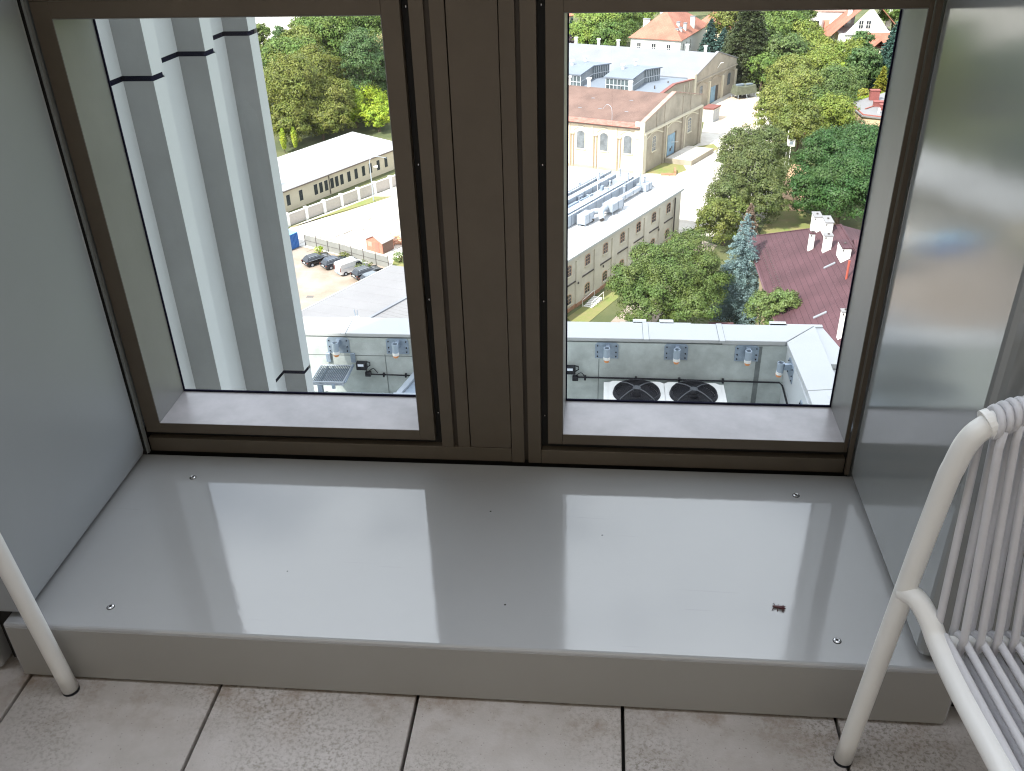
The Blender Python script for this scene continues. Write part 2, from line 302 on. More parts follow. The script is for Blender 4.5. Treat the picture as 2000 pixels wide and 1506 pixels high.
# ledge
t = thing('ledge', 'low grey metal ledge under the windows with bright window reflections', 'ledge', (-.25, 1.55, 0))
mb = MB().box(-1.186, .69, 1.251, 1.853, .006, PZ)
obj('casing', mb, M_ledge, t, bevel=.007)
obj('front_lip', MB().box(-1.178, .682, 1.2494, 1.2508, .009, PZ-.0075), mat('dull lip', (.33, .325, .31), .34, 0, var=.05, nscale=2.5, ior=1.4), t)
for xa, xb in ((-1.2345, -1.1865), (.6905, .7345)): obj('gap_shade', MB().box(xa, xb, 1.30, 1.84, -.02, .148), M_groove, t)  # black boxes put the shade into the gaps at both ends
obj('base_gap', MB().box(-1.17, .675, 1.262, 1.84, -.02, .0055), M_groove, t)
def rivet(x, y, z, r=.0062):
    mb = MB(); n = 14
    for rr, zz in ((r, 0), (r*.92, r*.28), (r*.45, r*.34), (r*.4, r*.05)):
        pass
    rings = [(r, 0), (r*.93, r*.25), (r*.6, r*.42), (r*.42, r*.38), (r*.38, r*.1)]
    k = []
    for rr, zz in rings: k += [(x+rr*math.cos(2*math.pi*i/n), y+rr*math.sin(2*math.pi*i/n), z+zz) for i in range(n)]
    f = [(a*n+i, a*n+(i+1) % n, (a+1)*n+(i+1) % n, (a+1)*n+i) for a in range(len(rings)-1) for i in range(n)]
    f.append(tuple((len(rings)-1)*n+i for i in range(n)))
    return mb.add(k, f)
for x, y in ((-.984, 1.757), (.476, 1.766), (-.983, 1.312), (.476, 1.313)):
    rv = obj('rivet', rivet(x, y, PZ+.0002, .0072), M_steel, t, smooth=False)
    obj('socket', MB().cyl((x, y), .0030, PZ+.0008, PZ+.0016, 10), M_groove, rv); obj('shadow_ring', MB().cyl((x, y), .0084, PZ, PZ+.0003, 16), M_groove, rv)
for i, (x0, x1) in enumerate(((-3.2, -1.235), (.735, 2.7))):
    q = thing('ledge', ['end of the neighbouring grey ledge past the left dark gap', 'end of the neighbouring grey ledge behind the white chair'][i], 'ledge', ((x0+x1)/2, 1.5, 0))
    obj('casing', MB().box(x0, x1, 1.262, 1.84, .006, .143), M_ledge, q, bevel=.008)
# dead insect
bug = thing('insect', 'tiny dark red dead insect lying on the ledge', 'insect', (.378, 1.394, PZ))
M_bug = mat('insect shell', (.07, .012, .015), .35)
_T0 = xf((.378, 1.394, PZ+.0026), R(-14)); T = lambda p: _T0((p[0]*1.15, p[1]*1.25, p[2]*.9))
mb = MB(T).tube([(-.011, 0, 0), (-.008, 0, 0), (-.003, 0, .0005), (.004, 0, .001), (.010, 0, 0), (.0125, 0, 0)], [.0004, .0022, .0026, .0032, .002, .0003], 10)
obj('body', mb, M_bug, bug, smooth=True)
for sx in (-1, 1):
    for k, dx in enumerate((-.006, -.001, .005)):
        obj('leg', MB(T).tube([(dx, .001*sx, 0), (dx+(k-1)*.002, .005*sx, .0015), (dx+(k-1)*.004, .008*sx, -.0028)], .0006, 5), M_bug, bug)
    obj('wing', MB(T).add([(-.002, .001*sx, .0026), (.003, .0032*sx, .0022), (.012, .0062*sx, -.001), (.009, .0026*sx, -.0005)], [(0, 1, 2, 3)]), M_bug, bug)

# windows ---------------------------------------------------------------
ZS, ZT = .243, 1.203
def window(x0, x1, sl, sr, label):
    """x0..x1 clear opening, sl/sr outer edges of the sash face"""
    t = thing('window', label, 'window', ((x0+x1)/2, YF, ZS))
    yb = 2.012
    obj('stile', MB().box(sl, x0, YF, yb-.004, .214, ZT+.034), M_bronze, t, bevel=.0012)
    obj('stile', MB().box(x1, sr, YF, yb-.004, .214, ZT+.034), M_bronze, t, bevel=.0012)
    obj('bottom_rail', MB().box(x0+.0002, x1-.0002, YF, 1.875, .214, ZS-.0015), M_bronze, t, bevel=.001)
    obj('top_rail', MB().box(x0+.0002, x1-.0002, YF, yb-.004, ZT+.002, ZT+.034), M_bronze, t)
    obj('sill', MB().box(x0+.0016, x1-.0016, YF+.0005, yb, ZS-.0012, ZS), M_sill_lit, t)
    for xa, xb in ((x0, x0+.0015), (x1-.0015, x1)):
        obj('jamb', MB().box(xa, xb, YF+.0006, yb, ZS, ZT+.001), M_reveal, t)
    obj('head_lining', MB().box(x0+.0016, x1-.0016, YF+.0006, yb, ZT, ZT+.0015), M_reveal, t)
    g = MB().box(x0-.004, x0+.0048, yb, yb+.004, ZS-.01, ZT+.01).box(x1-.0048, x1+.004, yb, yb+.004, ZS-.01, ZT+.01)
    g.box(x0+.0049, x1-.0049, yb, yb+.004, ZS-.01, ZS+.0048).box(x0+.0049, x1-.0049, yb, yb+.004, ZT-.003, ZT+.01)
    gk = obj('gasket', g, M_gasket, t)
    obj('glass_pane', MB().box(x0+.0049, x1-.0049, yb+.0045, yb+.009, ZS-.006, ZT-.0031), M_glass, t)
    return t
wl = window(-1.093, -.4265, -1.1325, -.389, 'left window, looking out past the pleated facade fins to parked cars')
wr = window(-.0745, .5925, -.110, .6012, 'right window, looking out on the old halls and the plum roof')
def screw(x, z, par):
    mb = MB(lambda p: (p[0], p[2], p[1])); obj('screw', rivet_y(x, z), M_steel, par)
def rivet_y(x, z, r=.0028, y=1.8625):
    n = 10; rings = [(r, 0), (r*.8, .0012), (r*.35, .0018)]; k = []
    for rr, dd in rings: k += [(x+rr*math.cos(2*math.pi*i/n), y-dd, z+rr*math.sin(2*math.pi*i/n)) for i in range(n)]
    f = [(a*n+i, a*n+(i+1) % n, (a+1)*n+(i+1) % n, (a+1)*n+i) for a in range(2) for i in range(n)]+[tuple(2*n+i for i in range(n))]
    return MB().add(k, f)
# mullion and fixed frame
t = thing('window_frame', 'dark bronze fixed frame with the wide centre post between the windows', 'window frame', (-.25, YF, PZ))
zt = 1.236
obj('backing', MB().box(-1.16, .62, 1.8795, 1.95, PZ-.1, .2135).box(-.3885, -.1105, 1.8795, 2.03, .2136, zt), M_groove, t)
obj('base_rail', MB().box(-1.133, -.2005, YF, 1.879, .1565, .196), M_bronze, t, bevel=.001)
obj('base_rail', MB().box(-.1265, .6012, YF, 1.879, .1545, .194), M_bronze, t, bevel=.001)
for x0, x1, z0 in ((-.3725, -.3435, .1962), (-.3325, -.3028, .1962), (-.1995, -.1685, .1545), (-.1590, -.1272, .1545)):
    obj('cover_strip', MB().box(x0, x1, YF+.0004, 1.8785, z0, zt), M_bronze, t, bevel=.001)
obj('centre_panel', MB().box(-.3006, -.2010, YF+.001, 1.8785, .1975, zt), M_bronze, t, bevel=.0008)
obj('groove_fill', MB().box(-.3434, -.3326, 1.868, 1.879, .1962, zt).box(-.1684, -.1591, 1.868, 1.879, .157, zt), mat('dark bronze groove', (.05, .036, .024), .5), t)
obj('top_rail', MB().box(-1.133, .6012, YF+.0002, 1.99, zt+.0015, 1.40), M_bronze, t)
for x in (-.3808, -.1185):
    for z in (.283, .590, .904, 1.216): obj('screw', rivet_y(x, z, y=1.8785), M_steel, t)
# upper glazing above the transom (added, unseen, lets more light in)
t = thing('window', 'added upper strip window above the dark transom, unseen, for more light', 'window', (-.25, YF, 1.4))
obj('glass_pane', MB().box(-1.13, .6, 2.0, 2.006, 1.41, 2.5), M_glass, t)
obj('top_rail', MB().box(-1.133, .6012, YF, 1.99, 2.51, 2.62), M_bronze, t)
t = thing('lintel_wall', 'facade wall band above the windows, out of the photo', 'wall', (0, 1.7, 2.63))
obj('panel', MB().box(-4.3, 4.3, 1.27, 1.99, 2.63, 3.2), M_panel, t)
t = thing('outer_wall', 'facade wall behind the clad piers beside the windows', 'wall', (0, 1.9, 0))
obj('panel', MB().box(-4.3, -1.16, 1.865, 1.99, -.5, 2.62), M_panel, t); obj('panel', MB().box(.622, 4.3, 1.865, 1.99, -.5, 2.62), M_panel, t)
obj('sill_wall', MB().box(-1.159, .621, 1.95, 1.99, -.5, .05), M_panel, t)

# chairs ------------------------------------------------------------------
def chair(T, label):
    """local: x across (0 = visible side), -y towards the sitter's front, z up"""
    o0 = T((.24, -.2, 0)); t = thing('chair', label, 'chair', o0, 'white tubular chairs on the terrace')
    r = .0165; Wd = .50
    def side(sx, x0, x1):
        # x0 : foot x, x1 : seat level x
        path = [(x0, 0, .0), (x0+(x1-x0)*.95, -.018, .45), (x1+sx*.012, -.028, .70)]
        return path
    L = side(1, 0, .026); Rr = [(Wd+.05-p[0], p[1], p[2]) for p in L]
    bow = [(.065, -.037, .771), (.082, -.034, .778), (.10, -.028, .782), (.18, -.012, .786), (.275, -.004, .788), (.37, -.012, .786), (.45, -.028, .782), (.485, -.036, .777)]
    path = L[:2]+[(.036, -.030, .66), (.040, -.033, .70), (.045, -.036, .735), (.053, -.038, .757), (.066, -.037, .770), (.082, -.034, .778)]+bow[2:-1]
    mirror = [(.55-p[0], p[1], p[2]) for p in (L[:2]+[(.036, -.030, .66), (.040, -.033, .70), (.045, -.036, .735), (.053, -.038, .757), (.066, -.037, .770), (.082, -.034, .778)])]
    full = path+mirror[::-1]
    obj('back_frame', MB(T).tube(smoothpath(full, 5), r, 16), M_white, t, smooth=True)
    for x, sx in ((0, 1), (.55, -1)):
        obj('foot_cap', MB(T).tube([(x, 0, -.001), (x+.0004*sx, 0, .006)], r*1.03, 16), M_black, t)
        xs = .022 if sx > 0 else .528; xq = .052 if sx > 0 else .498
        p = [(xs, -.016, .440), (xs+.012*sx, -.040, .447), (xs+.024*sx, -.070, .432), (xq, -.105, .412), (xq, -.20, .408), (xq, -.44, .420), (xq-.004*sx, -.485, .405), (xq-.014*sx, -.50, .36), (xq-.05*sx, -.545, .0)]
        obj('front_leg', MB(T).tube(smoothpath(p, 6), r, 16), M_white, t, smooth=True)
    obj('rear_crossbar', MB(T).tube([(.052, -.095, .405), (.498, -.095, .405)], .0125, 14), M_white, t, smooth=True)
    obj('front_crossbar', MB(T).tube([(.052, -.455, .412), (.498, -.455, .412)], .0125, 14), M_white, t, smooth=True)
    # collar and cords
    for x in (.070, .480): obj('collar', MB(T).tube([(x-.004, -.0362, .7725), (x+.005, -.0352, .7765)] if x < .2 else [(x+.004, -.0362, .7725), (x-.005, -.0352, .7765)], .0215, 20), M_white, t, smooth=False)
    def top(x):
        k = min(max((x-.0), 0), .55); 
        for a, b2 in zip(bow, bow[1:]):
            if a[0] <= x <= b2[0]:
                f = (x-a[0])/(b2[0]-a[0]); return a[1]+(b2[1]-a[1])*f, a[2]+(b2[2]-a[2])*f
        return bow[0][1], bow[0][2]
    cords_b = MB(T); wraps = MB(T); cords_s = MB(T); seat2 = MB(T); back2 = MB(T)
    x = .078; k = 0
    while x < .462:
        ty, tz = top(x); R1 = .0215
        for dx in (0, .0118):
            yy, zz = top(min(x+dx, .46)); n = 14
            ring = [(x+dx+.001*math.sin(2*math.pi*i/n), yy+R1*.93*math.cos(2*math.pi*i/n), zz+R1*.93*math.sin(2*math.pi*i/n)) for i in range(n+1)]
            wraps.tube(ring, .0058, 8, cap=False)
        xb = .078+(x-.083)*1.04; xc = xb-.012
        cords_b.tube([(x+.0055, ty-.019, tz-.004), (x+.0045, ty-.021, tz-.03), (xb+.01, -.112, .43), (xb+.009, -.112, .40)], .0062, 8)
        back2.tube([(x, ty+.019, tz-.004), (x-.006, ty+.012, tz-.05), (xb-.016, -.080, .43), (xb-.016, -.080, .40)], .0062, 8)
        cords_s.tube([(xc, -.078, .400), (xc, -.082, .416), (xc+.001, -.097, .4235), (xc+.003, -.125, .421), (xc+.004, -.45, .429), (xc+.004, -.470, .42), (xc+.004, -.472, .40)], .0062, 8)
        seat2.tube([(xb+.004, -.470, .395), (xb+.002, -.45, .393), (xb-.003, -.10, .386)], .0062, 8)
        x += .0245; k += 1
    for nm, q in (('back_cords', cords_b), ('rear_back_cords', back2), ('cord_wrap', wraps), ('seat_cords', cords_s), ('under_seat_cords', seat2)):
        obj(nm, q, M_cord, t, smooth=True)
    return t
chair(xf((.477, 1.16, 0), R(4)), 'white tubular chair with pale grey cord seat and back at right')
def Tl(p):
    q = (-p[0], p[1], p[2]); return xf((-1.064, 1.221, 0), R(14))(q)
cl = chair(Tl, 'white chair whose single leg shows at the left edge')

# ================================================================== fins of the side facade
t = thing('pleated_facade', 'white and grey pleated metal facade left of the windows', 'facade', (-4, 7.5, -20))
prof = []
joints = [-19.1, -15.3, -11.5, -7.7, -3.88, -.1, 2.6]
pl_ = MB(); pf_ = MB(); dk = MB(); back = MB()
def PT(k):
    x, y = -3.790+.071*(k-1), 7.22+.938*(k-1)
    return [(x-.052, y-.40), (x, y), (x+.25, y), (x+.275, y+.165)]
chain = []
for k in range(-3, 4): chain += PT(k)
for a, bz in zip(joints, joints[1:]):
    z0, z1 = a+.021, bz-.021
    for i in range(len(chain)-1):
        (x0, y0), (x1, y1) = chain[i], chain[i+1]
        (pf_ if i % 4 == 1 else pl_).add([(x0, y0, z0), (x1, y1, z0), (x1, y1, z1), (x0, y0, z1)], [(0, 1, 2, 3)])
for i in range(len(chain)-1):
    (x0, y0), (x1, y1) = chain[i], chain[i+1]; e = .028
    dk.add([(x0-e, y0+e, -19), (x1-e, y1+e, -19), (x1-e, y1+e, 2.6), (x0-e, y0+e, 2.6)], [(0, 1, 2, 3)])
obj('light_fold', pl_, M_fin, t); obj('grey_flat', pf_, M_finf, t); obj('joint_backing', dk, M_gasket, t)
obj('core', MB().prism([(-4.30, 2.2), (-3.86, 9.27), (-8, 9.4), (-8, 2.2)], -55, 2.6), M_wallin, t)
obj('edge_return', MB().add([(chain[-1][0], chain[-1][1], -19), (-5.2, 9.36, -19), (-5.2, 9.36, 2.6), (chain[-1][0], chain[-1][1], 2.6)], [(0, 1, 2, 3)]), M_fin, t)

# ================================================================== lower roof with parapet
struct('roof_deck', MB().box(-9, 3.5, 2.0, 15.1, -9.7, -9.3), M_conc, label='sunken lower roof deck behind the concrete parapet')
lw = thing('lower_building_wing', 'flat roofed wing with white coped concrete parapet below the windows', 'building', (-2, 15.3, -55))
obj('wall', MB().box(-9, 4.0, 15.22, 15.62, -55, -6.6).box(3.52, 4.0, 2.0, 15.21, -55, -6.6), M_tan, lw)
obj('parapet_wall', MB().box(-9, 3.46, 15.02, 15.21, -9.3, -6.6), M_conc, lw)
obj('parapet_wall', MB().box(3.46, 3.515, 2.0, 15.21, -9.3, -6.6), M_fin, lw)
xs = [-9, -4.73, -1.9, .92, 2.29]
cop = [(-9, -4.735), (-4.725, -1.905), (-1.895, .915), (.925, 2.283), (2.293, 3.42)]
for i, (a, bq) in enumerate(cop):
    q = MB()
    if i < 4: q.box(a, bq, 15.005, 15.655, -6.57, -6.5)
    else: q.prism([(a, 15.005), (3.42, 15.005), (4.035, 15.655), (a, 15.655)], -6.59, -6.5)
    obj('coping', q, M_coping, lw, bevel=.01)
obj('coping', MB().prism([(3.432, 14.98), (3.49, 13.31), (4.045, 13.40), (4.045, 15.645)], -6.59, -6.498), M_coping, lw, bevel=.01)
obj('coping', MB().prism([(3.44, 2.0), (4.045, 2.0), (4.045, 13.39), (3.49, 13.30)], -6.59, -6.5), M_coping, lw, bevel=.01)
mat('seam', (.18, .2, .2), .9)
for a, bq in ((-4.73, .04), (.92, .05), (2.288, .05)):
    obj('coping_seam', MB().box(a-bq, a+bq, 14.975, 15.66, -6.545, -6.492), M_coping, lw)
for a, bq in ((-4.73, .04), (.92, .05), (2.288, .05)):
    for sx in (-1, 1): obj('joint_line', MB().box(a+sx*(bq+.004)-.004, a+sx*(bq+.004)+.004, 14.98, 15.655, -6.51, -6.4975), MATS['seam'], lw)
for a, bq, y1 in ((-5.15, -3.6, 15.72), (.45, 1.78, 15.74), (.70, .95, 15.86), (1.2, 1.46, 15.86), (3.25, 3.55, 15.86), (3.25, 4.2, 15.76)):
    obj('flashing', MB().box(a, bq, 15.663, y1, -6.60, -6.53), M_coping, lw)
obj('flashing', MB().prism([(4.052, 15.662), (4.2, 15.662), (4.38, 14.75), (4.30, 14.3), (4.052, 14.3)], -6.64, -6.55), M_coping, lw)
obj('outer_cladding', MB().box(4.05, 4.30, 13.9, 14.9, -9.5, -6.66), M_fin, lw)
# board seams in the concrete
for x in (-3.98, -1.5, .07): obj('board_seam', MB().box(x-.006, x+.006, 15.016, 15.0205, -9.2, -6.95), mat('seam', (.18, .2, .2), .9), lw)
obj('board_seam', MB().box(-6, -3.2, 15.016, 15.0205, -6.985, -6.973), MATS['seam'], lw)
obj('stain_strip', MB().box(2.93, 3.02, 15.014, 15.0205, -9.2, -6.62), mat('damp streak', (.20, .225, .225), .9, var=.4, nscale=5), lw)

def bracket(x, y, z, rz, label):
    T = xf((x, y, z), rz); t = thing('tube_socket', label, 'bracket', (x, y, z), 'galvanised tube sockets along the parapet')
    fm = lambda s, h, d: (s, -d, h)
    pts = [(-.215, -.165), (.215, -.165), (.215, .12), (.17, .165), (-.17, .165), (-.215, .12)]
    obj('plate', MB(T).fprism(pts, .0, .014, fm), M_galv, t)
    for sx in (-.17, .17):
        for sz in (-.12, -.03, .1): obj('bolt', MB(T).fprism([(sx+.013*math.cos(a*1.05), sz+.013*math.sin(a*1.05)) for a in range(6)], .014, .03, fm), M_black, t)
    obj('arm', MB(T).box(-.02, .05, -.13, -.014, .02, .13), M_galv, t)
    mb = MB(T); n = 20; k = []
    for rr, zz in ((.060, -.05), (.060, .15), (.050, .15), (.050, -.02)):
        k += [(rr*math.cos(2*math.pi*i/n), -.19+rr*math.sin(2*math.pi*i/n), zz) for i in range(n)]
    mb.add(k, [(a*n+i, a*n+(i+1) % n, (a+1)*n+(i+1) % n, (a+1)*n+i) for a in range(3) for i in range(n)]+[tuple(3*n+i for i in range(n))])
    obj('tube', mb, mat('pale galvanised', (.38, .45, .53), .45, .3), t)
    obj('white_sleeve', MB(T).tube([(0, -.195, -.085), (0, -.195, -.03)], .062, 16), M_white, t)
    obj('orange_cap', MB(T).tube([(0, -.20, -.135), (0, -.20, -.086)], [.042, .060], 16), M_orange, t)
    return t
names = ['tube socket with orange cap at the far left end, above the grating', 'tube socket with orange cap cut by the left window frame', 'tube socket above the black floodlight side of the right window',
         'middle tube socket, above the gap between the two fans', 'tube socket nearest the corner, right of the fans']
for x, lb in zip((-4.86, -3.72, .21, 1.475, 2.75), names): bracket(x, 15.02, -6.76, 0, lb)
bracket(3.46, 14.5, -6.80, R(-90), 'tube socket sticking out of the right parapet by the corner')
bracket(3.46, 13.3, -6.95, R(-90), 'tube socket lowest on the right parapet, near the black cable')
# floodlights + conduit
def flood(x, z, label):
    t = thing('floodlight', label, 'floodlight', (x, 15.0, z), 'black floodlights on the concrete parapet')
    T = xf((x, 14.93, z), 0)
    obj('body', MB(T).box(-.1, .1, -.06, .05, -.085, .07), M_black, t, bevel=.012)
    obj('lens', MB(T).box(-.06, .05, -.066, -.0605, 0, .05), mat('lamp lens', (.75, .8, .9), .2), t)
    obj('bracket', MB(T).tube([(.09, 0, -.05), (.16, 0, -.0), (.15, .04, .04), (.09, .04, .05)], .012, 6), M_black, t)
    obj('junction_box', MB(T).box(.04, .15, 0, .085, -.26, -.17), M_black, t, bevel=.01)
    obj('lead', MB(T).tube(smoothpath([(.07, .03, -.085), (.08, .04, -.18), (.2, .05, -.10), (.28, .05, -.2)], 6), .009, 6), M_black, t, smooth=True)
flood(-4.43, -7.14, 'black floodlight beside the steel grating platform')
flood(-.46, -7.13, 'black floodlight left of the two roof fans')
t = thing('cable_conduit', 'black cable run along the concrete parapet behind the fans', 'cable', (1.5, 15, -7.35))
obj('cable', MB().tube([(-.38, 14.985, -7.33), (1.0, 14.985, -7.335), (2.3, 14.985, -7.345), (3.40, 14.985, -7.35), (3.44, 14.90, -7.36), (3.44, 13.2, -7.5)], .017, 8), M_black, t)
for xa in (-.2, .75, 1.55, 2.35): obj('clip', MB().box(xa, xa+.04, 14.95, 15.01, -7.38, -7.30), M_black, t)
obj('clip', MB().box(3.42, 3.455, 13.7, 13.74, -7.52, -7.42), M_black, t)
t = thing('cable_conduit', 'thin dark cable run right of the grating platform floodlight', 'cable', (-3.9, 15, -7.4))
obj('cable', MB().tube([(-4.3, 14.985, -7.37), (-3.2, 14.985, -7.385)], .014, 8), M_black, t)
for xa in (-4.05, -3.62): obj('clip', MB().box(xa, xa+.03, 14.95, 15.01, -7.41, -7.34), M_black, t)
# condenser with two fans
t = thing('cooling_unit', 'white rooftop cooling unit with two black grille fans', 'cooling unit', (1.27, 14.4, -9.3))
x0, x1, y0, y1, zt_ = .17, 2.37, 13.85, 14.83, -7.3
M_unit = mat('unit white', (.78, .78, .76), .45, 0, var=.06, nscale=4)
obj('casing', MB().box(x0, x1, y0, y1, -9.1, zt_-.03), M_unit, t, bevel=.01)
for xa in (x0+.1, x1-.25): obj('foot', MB().box(xa, xa+.15, y0, y1, -9.3, -9.105), M_galv, t)
for cx in (.765, 1.785):
    cy = 14.40; r_ = .405; n = 40
    # top plate around the fan: square with round hole
    mb = MB(); sq = []
    for i in range(n):
        a = 2*math.pi*i/n; c_, s_ = math.cos(a), math.sin(a); k = min(.505/abs(c_) if abs(c_) > 1e-6 else 9, .43/abs(s_) if abs(s_) > 1e-6 else 9)
        sq.append((cx+c_*k, cy+s_*k, zt_))
    P = sq+[(cx+(r_+.03)*math.cos(2*math.pi*i/n), cy+(r_+.03)*math.sin(2*math.pi*i/n)*.97, zt_+.001) for i in range(n)]+[(cx+r_*math.cos(2*math.pi*i/n), cy+r_*math.sin(2*math.pi*i/n)*.97, zt_+.05) for i in range(n)]+[(cx+(r_-.02)*math.cos(2*math.pi*i/n), cy+(r_-.02)*math.sin(2*math.pi*i/n)*.97, zt_-.02) for i in range(n)]
    mb.add(P, [(i, (i+1) % n, n+(i+1) % n, n+i) for i in range(n)])
    tp = obj('top_plate', mb, M_unit, t)
    obj('fan_collar', MB().add(P, [(a*n+i, a*n+(i+1) % n, (a+1)*n+(i+1) % n, (a+1)*n+i) for a in (1, 2) for i in range(n)]), M_black, t)
    g = MB()
    g.tube([(cx+r_*math.cos(2*math.pi*i/36), cy+r_*math.sin(2*math.pi*i/36)*.97, zt_+.055) for i in range(37)], .014, 8, cap=False)
    for rr in [.06+.03*i for i in range(12)]:
        zz = zt_+.06+.05*(1-(rr/r_)**2); g.tube([(cx+rr*math.cos(2*math.pi*i/28), cy+rr*math.sin(2*math.pi*i/28)*.97, zz) for i in range(29)], .0028, 4, cap=False)
    obj('grille', g, M_black, t)
    st = MB()
    for a in (45, 135, 225, 315):
        a = R(a); st.tube(smoothpath([(cx+.06*math.cos(a), cy+.06*math.sin(a), zt_+.125), (cx+.22*math.cos(a), cy+.22*math.sin(a), zt_+.12), (cx+.41*math.cos(a), cy+.40*math.sin(a), zt_+.06), (cx+.425*math.cos(a), cy+.415*math.sin(a), zt_+.005)], 4), .011, 8)
    st.cyl((cx, cy), .075, zt_+.06, zt_+.13, 6)
    obj('guard_struts', st, mat('fan strut', (.06, .065, .075), .4, 0), t)
    fb = MB(); fb.cyl((cx, cy), .1, zt_-.12, zt_+.02, 18)
    for kk in range(5):
        a0 = 2*math.pi*kk/5; pts = []
        for s_, rr in ((0, .09), (.25, .2), (.4, .3), (.45, .375)):
            pts.append((cx+rr*math.cos(a0+s_), cy+rr*math.sin(a0+s_), zt_-.02))
        for s_, rr in ((1.15, .375), (.95, .3), (.75, .2), (.6, .09)):
            pts.append((cx+rr*math.cos(a0+s_), cy+rr*math.sin(a0+s_), zt_-.11))
        fb.add(pts, [(0, 1, 6, 7), (1, 2, 5, 6), (2, 3, 4, 5)])
    obj('fan_blades', fb, mat('fan black', (.015, .016, .022), .45, spec=.2), t)
    obj('fan_well', MB().cyl((cx, cy), r_-.02, zt_-.0285, zt_-.0265, 36), M_black, t)
# grating platform
t = thing('grating_platform', 'small galvanised steel grating platform on wall brackets', 'platform', (-4.95, 14.6, -7.5))
def gp(a, bq):  # a across 0..1, b out 0..1
    return (-5.20+.60*a-.02*bq, 14.86-.62*bq, -7.12)
g = MB()
for i in range(19):
    a = i/18; p0 = gp(a, 0); p1 = gp(a, 1); g.tube([p0, p1], .0085, 4)
for bq in (.25, .5, .75): g.tube([gp(0, bq), gp(1, bq)], .004, 4)
obj('grating', g, mat('dark galvanised', (.10, .13, .16), .5, .3), t)
obj('tray', MB().prism([gp(0, 0)[:2], gp(0, 1)[:2], gp(1, 1)[:2], gp(1, 0)[:2]], -7.19, -7.18), M_duct, t)
obj('frame', MB().tube([gp(0, 0), gp(1, 0), gp(1, 1), gp(0, 1), gp(0, 0)], .016, 6), M_duct, t)
for x in (-5.08, -4.60):
    obj('wall_bracket', MB().box(x-.045, x+.045, 14.975, 15.015, -7.12, -6.92).box(x-.02, x+.02, 14.3, 14.97, -7.17, -7.14), M_galv, t, bevel=.01)
    obj('knob', MB().box(x-.2-.03, x-.2+.03, 14.2, 14.23, -7.24, -7.15), M_galv, t)
obj('post', MB().box(-5.12, -5.04, 14.25, 14.35, -9.3, -7.2), M_galv, t)
# big round duct
t = thing('roof_duct', 'fat pale round air duct under the grating platform', 'duct', (-4.3, 14.25, -9.3))
obj('pipe', MB().tube([(-5.4, 14.15, -7.66), (-3.25, 14.15, -7.66)], .33, 28), M_duct, t, smooth=True)
for x in (-4.98, -4.3, -3.9): obj('joint_ring', MB().tube([(x-.012, 14.15, -7.66), (x+.012, 14.15, -7.66)], .337, 28), mat('ring', (.25, .3, .35), .5), t)
for xa in (-5.2, -3.5): obj('stand', MB().box(xa, xa+.1, 14.1, 14.2, -9.3, -7.99), M_galv, t)
t = thing('roof_hatch', 'pale steel framed hatch box cut by the centre post', 'hatch', (-3.3, 14.3, -9.3))
obj('curb', MB().box(-3.62, -2.6, 13.9, 14.14, -9.3, -7.28), M_galv, t)
obj('frame', MB().box(-3.66, -2.6, 13.88, 14.12, -7.275, -7.235).prism([(-3.62, 14.125), (-3.52, 14.125), (-3.30, 14.93), (-3.42, 14.93)], -7.30, -7.24), M_duct, t)
obj('mesh_infill', MB().prism([(-3.51, 14.13), (-2.62, 14.13), (-2.62, 14.93), (-3.29, 14.93)], -7.31, -7.29), M_galv, t)
#CITY
# ================================================================== CITY
G = -55.0
U = (.934, -.357); B = (.51, .86)
def TF(O): return lambda p: (O[0]+U[0]*p[0]+B[0]*p[1], O[1]+U[1]*p[0]+B[1]*p[1], G+p[2])
gable = lambda s, h, d: (d, s, h)         # face looking along +u ; s along b
front = lambda s, h, d: (s, -d, h)        # face looking along -b ; s along u
def flat(name, pts, m, dz, label=None, kind='structure'):
    o = obj(name, MB().prism(pts, G-.4, G+dz), m); o['kind'] = kind
    if label: o['label'] = label; o['category'] = name.replace('_', ' ')
    return o
struct('ground', MB().add([(-1800, -600, G), (1800, -600, G), (1800, 4000, G), (-1800, 4000, G)], [(0, 1, 2, 3)]), M_soil, label='dry soil and sparse grass under the trees')
flat('yard', [(-53, 137.8), (-51.8, 144.2), (-45, 154.5), (-36, 168), (-14, 196), (-12, 120), (-24, 112), (-31.5, 127.8)], M_yard, .02, 'bleached concrete yard between the wire fence and white wall')
flat('car_park', [(-62, 139), (-53, 137.7), (-31.6, 127.7), (-24, 111.8), (-30, 88), (-64, 88)], M_lot, .024, 'pinkish concrete lot under the parked cars')
flat('yard', [(-11.9, 118), (-13.5, 180.6), (8.2, 172.2), (20.6, 193), (24.9, 223), (34.4, 242.5), (46, 262), (44, 232), (37, 205), (33.5, 178), (30.5, 160), (28, 150), (22, 141), (14, 141.5), (6, 146), (-2, 135)], M_yard, .028, 'wide bleached concrete yard beside the old brick halls')
flat('path', [(-1.0, 104), (4.5, 102), (18.6, 137.5), (15.5, 140.8)], M_lot, .034, 'sandy path beside the ivory two storey building')
flat('yard', [(-145, 262), (-100, 255), (-84, 300), (-90, 420), (-160, 420)], M_yard, .03, 'bright paved lot at the far top left behind the trees')
flat('sand_patch', [(26, 206), (33, 204), (38.5, 226), (31, 232), (27, 222)], mat('pale sand', (.62, .50, .38), .95, var=.2, nscale=.4), .04, 'pale sandy patch in front of the tarpaulin trailer')
flat('sand_patch', [(30.5, 150), (34.5, 152), (39.5, 178), (37, 179), (33, 166)], mat('orange sand', (.55, .36, .22), .95, var=.4, nscale=.8), .05, 'orange sandy strip between the chestnut and the big dark trees')
def grass(pts, label, name='grass_patch'):
    flat(name, pts, M_grass, .055, label)
